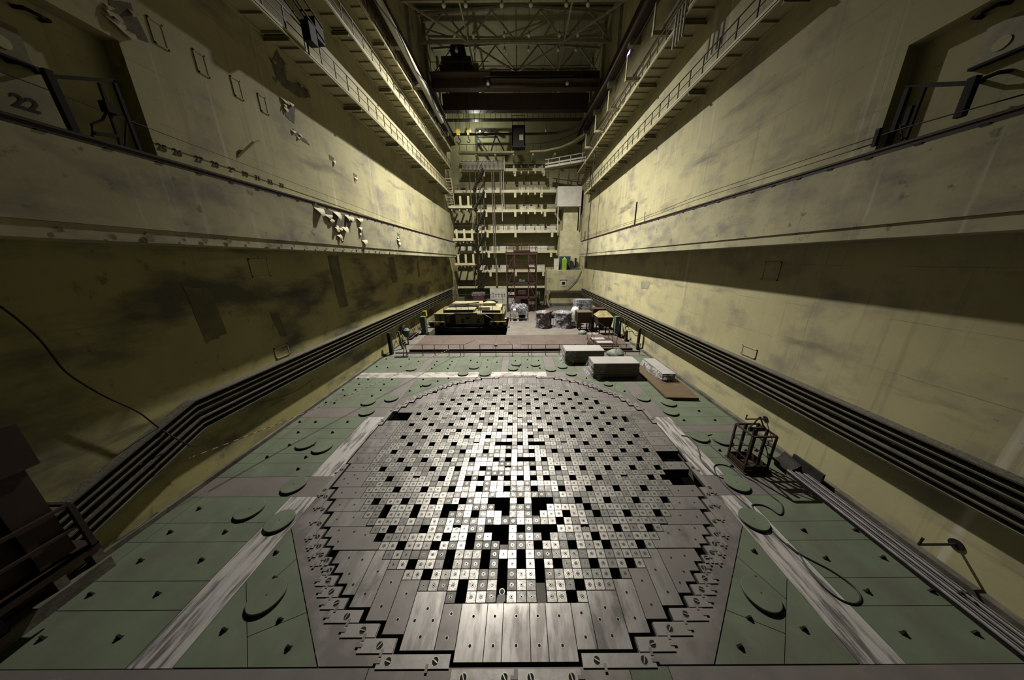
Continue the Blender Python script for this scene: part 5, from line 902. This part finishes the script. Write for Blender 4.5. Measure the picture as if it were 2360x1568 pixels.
# ------------------------------------------------------------------ far end: balconies, stairs, tubes
def balcony(x0, x1, z, lab, y0=47.7, th=.45, brs=(), teeth=(), rail=True):
    t = thing('balcony', lab, 'balcony', ((x0 + x1) / 2, 49, z)); obj('deck', MB().box(x0, x1, y0 + .05, 50, z, z + .15), MGAL, t); obj('fascia', MB().box(x0, x1, y0, y0 + .05, z, z + th), MCREAM, t)
    for x in brs: obj('bracket', MB().box(x - .18, x + .18, y0 + .3, 50, z - .35, z).box(x - .2, x + .2, y0 - .02, y0 + .3, z - .75, z - .02), MCREAM, t)
    if rail:
        n = int((x1 - x0) / 1.5)
        for k in range(n + 1): obj('post', MB().bar((x0 + (x1 - x0) * k / n, y0 + .08, z + .15), (x0 + (x1 - x0) * k / n, y0 + .08, z + 1.25), .05), MRAILP, t)
        obj('handrail', MB().bar((x0, y0 + .08, z + 1.25), (x1, y0 + .08, z + 1.25), .05).bar((x0, y0 + .08, z + .75), (x1, y0 + .08, z + .75), .035), MRAILP, t)
    for x in teeth: obj('fin', MB().add([(x - .12, y0 - .25, z - .35), (x + .12, y0 - .25, z - .35), (x + .12, y0 + .6, z + 1.1), (x - .12, y0 + .6, z + 1.1), (x - .12, y0, z - .5), (x + .12, y0, z - .5), (x + .12, y0 + .8, z + .8), (x - .12, y0 + .8, z + .8)], [(0, 1, 2, 3), (7, 6, 5, 4), (0, 4, 5, 1), (1, 5, 6, 2), (2, 6, 7, 3), (3, 7, 4, 0)]), MCREAM, t)
    return t
TE = [.7, 1.9, 3.1, 4.3]
balcony(-9.8, 4.7, 22.6, 'topmost far balcony carrying the rack of white tubes', brs=(-5.8, -.4, 4.6), teeth=[-.6] + TE)
balcony(-12, 6.8, 19.3, 'second far balcony from the top, beside the concrete head box', brs=(-5.7, -.4, 4.2), teeth=TE); balcony(-7.6, 6.8, 16.2, 'third far balcony from the top, behind the hanging rods', brs=(-5.6, -.4, 4.9), teeth=TE)
balcony(-11.6, 7.3, 12.75, 'fourth far balcony from the top, with white boxes painted as lit wall', brs=(-5.5, -.4, 6.3)); balcony(-11.1, 7.3, 9.25, 'fifth far balcony from the top, level with the scaffold railing', brs=(-5.4, 6.2)); balcony(-7.9, 5.1, 5.8, 'sixth far balcony from the top, behind the scaffold tower', brs=(-5.2, -.4, 4.8)); balcony(-11.6, 5.1, 2.85, 'lowest far platform over the dark cabinets', th=.4)
for (z, xa, xb, lb) in ((16.5, -11.7, -7.7, 'left landing by the third balcony'), (11.3, -11.35, -7.75, 'left landing between the fourth and fifth balcony'), (7.15, -11.35, -7.7, 'left landing between the fifth and sixth balcony')):
    t = thing('stair_landing', f'cream {lb}', 'landing', ((xa + xb) / 2, 46, z)); obj('deck', MB().box(xa, xb, 45.5, 47.6, z, z + .12), MGAL, t); obj('fascia', MB().box(xa, xb, 45.45, 45.5, z, z + .4), MCREAM, t)
    for k in range(3): obj('support_post', MB().box(xa + .5 + k * 1.35, xa + .85 + k * 1.35, 45.6, 45.75, z + .12, z + 1.9), MCREAM, t); obj('joist', MB().box(xa + .4 + k * 1.3, xa + .6 + k * 1.3, 45.6, 49.97, z - .35, z), MGAL, t)
lev = [2.85, 5.8, 9.25, 12.75, 16.2, 19.3, 22.6]
for i in range(6):
    za, zb = lev[i] + .15, lev[i + 1] + .15; t = thing('stair_flight', f'cream steel stair flight at the far left, {ordn(i + 1)} flight from the bottom', 'stairs', (-6.9, 46.9, za), 'far stair flights')
    for y in (46.5, 47.4): obj('stringer', MB().bar((-7.6, y, za), (-5.7, y, zb), .08, .24), MDARK, t)
    for k in range(10):
        q = (k + .5) / 10; x = -7.6 + 1.9 * q; z = za + (zb - za) * q; obj('tread', MB().box(x - .14, x + .14, 46.5, 47.4, z, z + .05), MWHITE, t)
    obj('stair_rail', MB().bar((-7.6, 46.45, za + 1), (-5.7, 46.45, zb + 1), .05), MDARK, t)
for k, (x, z0) in enumerate(((-7.95, 2.9), (-7.03, 7.4), (-6.4, 7.4), (-5.78, 9.3), (-4.28, 8.3), (-3.97, 3.8), (-2.96, 19.3), (-2.82, 19.0), (-2.64, 14.7), (-2.32, 17.4))):
    m = MB(); x *= 1.026; m.tube([(x, 47.63, z0), (x, 47.63, 22.7)], .09 if k in (4, 5) else .06, 8)
    if k == 5: m.tube([(x + .05, 47.5, 3.3), (x + .05, 47.5, 8.3)], .16, 8)
    solo('hanging_rod', m, MTRAY if k < 8 else MWHITE, f'long steel rod hanging before the far balconies, {ordn(k + 1)} from the left', 'rod', 'rods hanging before the balconies')
t = thing('tube_rack', 'rack of closely spaced white vertical tubes on the topmost balcony', 'rack', (-5.8, 47.3, 22.9))
for k in range(32):
    x = -9.3 + k * .225; obj('tube', MB().tube([(x, 47.35, 22.75), (x, 47.35, 23.9)], .07, 8).tube([(x, 47.35, 23.9), (x - .05, 47.6, 24.25)], .045, 6), MWHITE, t)
obj('rack_bar', MB().box(-9.5, -2.1, 47.42, 47.5, 24.0, 24.1).box(-9.5, -2.1, 47.42, 47.5, 22.8, 22.9), MDARK, t); obj('end_post', MB().box(-2.2, -2.08, 47.2, 47.4, 22.5, 24.7), MCREAM, t)
BX = {12.75: [(-7.4, -5.9), (-5.0, -3.8), (-3.4, -1.9), (-1.4, -.2), (0.0, 1.4), (1.6, 3.1), (3.3, 5.0), (5.5, 7.1)], 9.25: [(-10.8, -10.1), (-9.5, -8.8), (-7.4, -5.9), (-5.0, -3.8), (-3.4, -1.8), (2.0, 3.3), (3.5, 5.6)], 5.8: [(-7.4, -5.9), (-5.0, -3.8), (-3.4, -1.8), (2.0, 3.4), (3.6, 5.2)], 16.2: [(-5.6, -4.1), (-3.8, -2.2), (.4, 1.6), (2.0, 3.2)], 19.3: [(-7.2, -6.0), (-5.4, -4.0), (-3.8, -2.6), (.3, 1.4), (1.6, 2.7), (2.9, 4.0), (5.8, 6.7)], 22.6: [(-.8, .3), (.9, 1.8), (2.1, 3.0), (3.5, 4.6)]}
for z, L_ in BX.items():
    for k, (a, b) in enumerate(L_):
        nm = {22.6: 'topmost', 19.3: 'second', 16.2: 'third', 12.75: 'fourth', 9.25: 'fifth', 5.8: 'sixth'}[z]; h = 1.0 if z > 16 else 1.15
        solo('lit_patch_box', MB().box(a, b, 49.2, 49.9, z + .16, z + .16 + h).box(a + .08, b - .08, 49.17, 49.2, z + .25, z + .08 + h), MWHITE, f'white box painted as lit wall on the {nm} far balcony, {ordn(k + 1)} from the left', 'box', 'white boxes painted as lit wall')  # white boxes stand in for lamplit patches of the wall behind
t = thing('access_bridge', 'white railed bridge from the topmost balcony to the right gallery', 'bridge', (8, 45.5, 22.6)); a, b = (4.8, 46.6, 22.6), (10.9, 44.0, 22.75); A, B = Vector(a), Vector(b)
obj('deck', MB().bar(a, b, 1.0, .12), MGAL, t); obj('kick_board', MB().bar(A + Vector((-.2, -.5, .12)), B + Vector((-.2, -.5, .12)), .06, .3), MWHITE, t); obj('kick_board', MB().bar(A + Vector((-.2, -.5, .55)), B + Vector((-.2, -.5, .55)), .05, .2), MWHITE, t); obj('handrail', MB().bar(A + Vector((-.2, -.5, 1.15)), B + Vector((-.2, -.5, 1.15)), .09), MWHITE, t)
for k in range(4): p = A + (B - A) * (.08 + .28 * k) + Vector((-.2, -.5, 0)); obj('post', MB().bar(p, p + Vector((0, 0, 1.15)), .12), MWHITE, t)
for k in range(3): x = 7 + 1.7 * k; obj('bracket', MB().bar((x, 46.2 - .5 * k, 22.4), (x + .4, 49.8, 21.2), .22), MGAL, t)
t = thing('concrete_tower', 'pale concrete tower with an overhanging head box beside the balconies', 'tower', (9, 47.5, 6.4)); obj('head_box', MB().box(6.85, 10.95, 46.2, 49.9, 16.8, 19.9), MWHITE, t); obj('upper_shaft', MB().box(8.15, 10.7, 47.2, 49.9, 12.95, 16.8), MCREAM, t); obj('lower_shaft', MB().box(7.6, 11.3, 46.6, 49.9, 6.35, 12.95), MCREAM, t)
obj('corner_post', MB().box(6.95, 7.1, 46.3, 46.45, 13.0, 16.8).box(10.75, 10.9, 46.3, 46.45, 12.95, 16.8), MCREAM, t); obj('roof_rail', MB().bar((6.9, 46.3, 20.9), (11.0, 46.3, 20.9), .05).bar((6.9, 46.3, 19.9), (6.9, 46.3, 20.9), .05).bar((11, 46.3, 19.9), (11, 46.3, 20.9), .05), MRAILP, t)
t = thing('concrete_bunker', 'yellowish concrete bunker with a small square window at the far right', 'bunker', (8.6, 46, 0)); obj('body', MB().prism([(5.75, 43.5), (XR - .02, 43.5), (XR - .02, 49.9), (5.2, 49.9), (5.2, 44.6)], 0, 6.25), MW, t); obj('plinth', MB().box(5.7, XR - .03, 43.42, 43.5, 0, .5), MCURB, t)
obj('window_opening', MB().box(7.5, 8.5, 43.44, 43.5, 3.6, 4.5), MWHITE, t); obj('window_hole', MB().box(7.72, 8.3, 43.42, 43.445, 3.78, 4.3), MHOLE, t); obj('window_dark_strip', MB().box(7.35, 8.6, 43.46, 43.5, 4.45, 4.62), MDARK, t)  # frame, black hole and a plain dark strip over the window
obj('roof_rail', MB().bar((5.8, 43.6, 7.0), (11.3, 43.6, 7.0), .05).bar((5.8, 43.6, 6.25), (5.8, 43.6, 7.0), .05).bar((8.5, 43.6, 6.25), (8.5, 43.6, 7.0), .05).bar((11.3, 43.6, 6.25), (11.3, 43.6, 7.0), .05), MRAILP, t)
cable([(11.0, 43.38, 6.2), (10.3, 43.38, 4.6), (9.0, 43.38, 3.2), (7.8, 43.38, 2.75)], .04, 'black cable sagging across the bunker face')
t = thing('pointed_crate', 'lime green crate with a pointed top on the bunker roof', 'crate', (8.2, 45, 6.25)); obj('body', MB().box(7.9, 8.65, 44.8, 45.4, 6.25, 8.05), MLIME, t); obj('pointed_top', MB().add([(7.9, 44.8, 8.05), (8.65, 44.8, 8.05), (8.65, 45.4, 8.05), (7.9, 45.4, 8.05), (8.27, 45.1, 8.5)], [(0, 1, 4), (1, 2, 4), (2, 3, 4), (3, 0, 4)]), MLIME, t)
solo('dark_board', MB().box(7.5, 9.5, 45.9, 46.0, 6.25, 8.6), MNAVY, 'dark teal board standing behind the lime green crate', 'board'); solo('leaning_board', MB().add([(9.3, 44.9, 6.25), (10.2, 44.9, 6.25), (10.0, 45.5, 7.7), (9.5, 45.5, 7.75), (9.3, 45.0, 6.25), (10.2, 45.0, 6.25), (10.0, 45.6, 7.7), (9.5, 45.6, 7.75)], [(0, 1, 2, 3), (7, 6, 5, 4), (0, 4, 5, 1), (1, 5, 6, 2), (2, 6, 7, 3), (3, 7, 4, 0)]), MDARK, 'dark broken board leaning on the bunker roof', 'board')
solo('pale_cabinet', MB().box(6.5, 7.3, 45.2, 45.9, 6.25, 8.2), MWHITE, 'pale cabinet standing left of the dark teal board', 'cabinet'); solo('rubble_pile', MB().box(9.6, 11.0, 43.9, 44.7, 6.25, 6.5).box(10.1, 10.8, 44.0, 44.5, 6.5, 6.65), MTARP, 'low pile of scrap at the right end of the bunker roof', 'scrap')
solo('dark_jamb', MB().box(10.3, 10.6, 45.8, 46.1, 6.25, 8.3), MDARK, 'dark upright plank near the right end of the bunker roof', 'plank')
# high far wall: cab, frame, upper walkway
t = thing('operator_cab', 'dark crane operator cab hanging from the monorail at the far end', 'cab', (.2, 43.8, 24.7)); obj('shell', MB().box(-.75, 1.25, 43.3, 43.4, 24.8, 27.3).box(-.75, -.6, 43.3, 44.6, 24.8, 27.3).box(1.1, 1.25, 43.3, 44.6, 24.8, 27.3).box(-.75, 1.25, 43.3, 44.6, 24.6, 24.8).box(-.75, 1.25, 43.3, 44.6, 27.3, 27.45), MDARK, t); obj('window', MB().box(.35, .95, 43.26, 43.3, 25.5, 26.2), MTRUSS, t)
m = MB()
for x in (-.7, .25, 1.15): m.bar((x, 43.4, 27.4), (x, 43.4, 28.7), .06)
for z in (28.05, 28.7): m.bar((-.7, 43.4, z), (1.15, 43.4, z), .06)
obj('roof_railing', m, MDARK, t)
t = thing('wall_walkway', 'upper far walkway curving into the right side below the monorail', 'walkway', (0, 46.5, 24.9)); P_ = [(-9.6, 46.6, 24.9), (1.0, 46.6, 24.9), (4.5, 46.5, 25.0), (7.0, 46.0, 25.3), (8.9, 45.0, 25.7), (10.2, 43.5, 26.1)]
m = MB(); m2 = MB(); m3 = MB()
for p, q in zip(P_[:-1], P_[1:]): m.bar(p, q, 1.0, .12); m2.bar(Vector(p) + Vector((0, -.5, .02)), Vector(q) + Vector((0, -.5, .02)), .08, .24); m3.bar(Vector(p) + Vector((0, -.45, 1.1)), Vector(q) + Vector((0, -.45, 1.1)), .05)
obj('deck', m, MGAL, t); obj('fascia', m2, MCREAM, t); obj('handrail', m3, MDARK, t)
for k in range(12): obj('post', MB().bar((-9.4 + k * 1.2, 46.15, 24.9), (-9.4 + k * 1.2, 46.15, 26.0), .05), MDARK, t)
for x in (-6.8, -3.6, -.6, 2.6, 6.2): obj('bracket', MB().box(x - .15, x + .15, 46.3, 50, 24.5, 24.84), MCREAM, t)
t = thing('wall_frame', 'dark steel trestle frame standing on the upper far walkway', 'frame', (-5, 48.2, 25)); m = MB()
for p, q in (((-6.8, 28.9), (-3.6, 28.9)), ((-6.8, 28.9), (-6.8, 25)), ((-3.6, 28.9), (-3.6, 27.9)), ((-6.7, 27.8), (-4.6, 25.1)), ((-3.6, 27.9), (-4.4, 25.8)), ((-3.4, 27.9), (-1.8, 25.0)), ((-6.8, 25.1), (-1.8, 25.1)), ((-6.8, 27.8), (-3.3, 27.8)), ((-6.2, 28.3), (-5.2, 28.8)), ((-5.2, 28.8), (-4.2, 28.3))): m.bar((p[0], 48.2, p[1]), (q[0], 48.2, q[1]), .2)
obj('truss', m, MDARK, t)
solo('wall_beam', MB().box(-10.0, 9.5, 49.6, 49.95, 24.2, 24.6), MGAL, 'cream beam along the far wall under the upper walkway', 'beam')
t = thing('wall_ladder', 'thin ladder on the far wall between the balconies', 'ladder', (2.0, 49.8, 12.9)); m = MB().bar((1.48, 49.96, 12.95), (1.48, 49.96, 22.5), .04).bar((1.96, 49.96, 12.95), (1.96, 49.96, 22.5), .04)
obj('stile', m, MDARK, t); m = MB()
for k in range(26): m.bar((1.48, 49.96, 13.1 + k * .36), (1.96, 49.96, 13.1 + k * .36), .03)
obj('rungs', m, MDARK, t)
for x, lb in ((-7.9, 'lamp hanging before the far wall, left one'), (-6.2, 'lamp hanging before the far wall, second'), (4.9, 'lamp hanging before the far wall, right one')): pendant(x, 48.6, 28.6, lb, 'far wall lamps', 7.4)
t = thing('spiral_grille', 'steel stair of cream treads from the lowest left gallery down to the landing', 'stairs', (-11.2, 43, 17)); 
for k in range(9): obj('tread', MB().box(-11.7, -10.7, 44.2 + .14 * k, 44.45 + .14 * k, 20.6 - k * .42, 20.66 - k * .42), MCREAM, t)
obj('stringer', MB().bar((-10.65, 44.2, 20.7), (-10.65, 45.5, 17.0), .08, .25), MCREAM, t)
t = thing('mesh_shaft', 'rusty mesh ladder cage at the far end of the lower right gallery', 'ladder', (10.9, 42.6, 18)); m = MB()
for k in range(14): m.bar((10.6, 42.3, 18 + k * .32), (11.3, 42.3, 18 + k * .32), .04)
m.bar((10.6, 42.3, 17.9), (10.6, 42.3, 22.5), .06).bar((11.3, 42.3, 17.9), (11.3, 42.3, 22.5), .06); obj('rungs', m, MRUST, t)
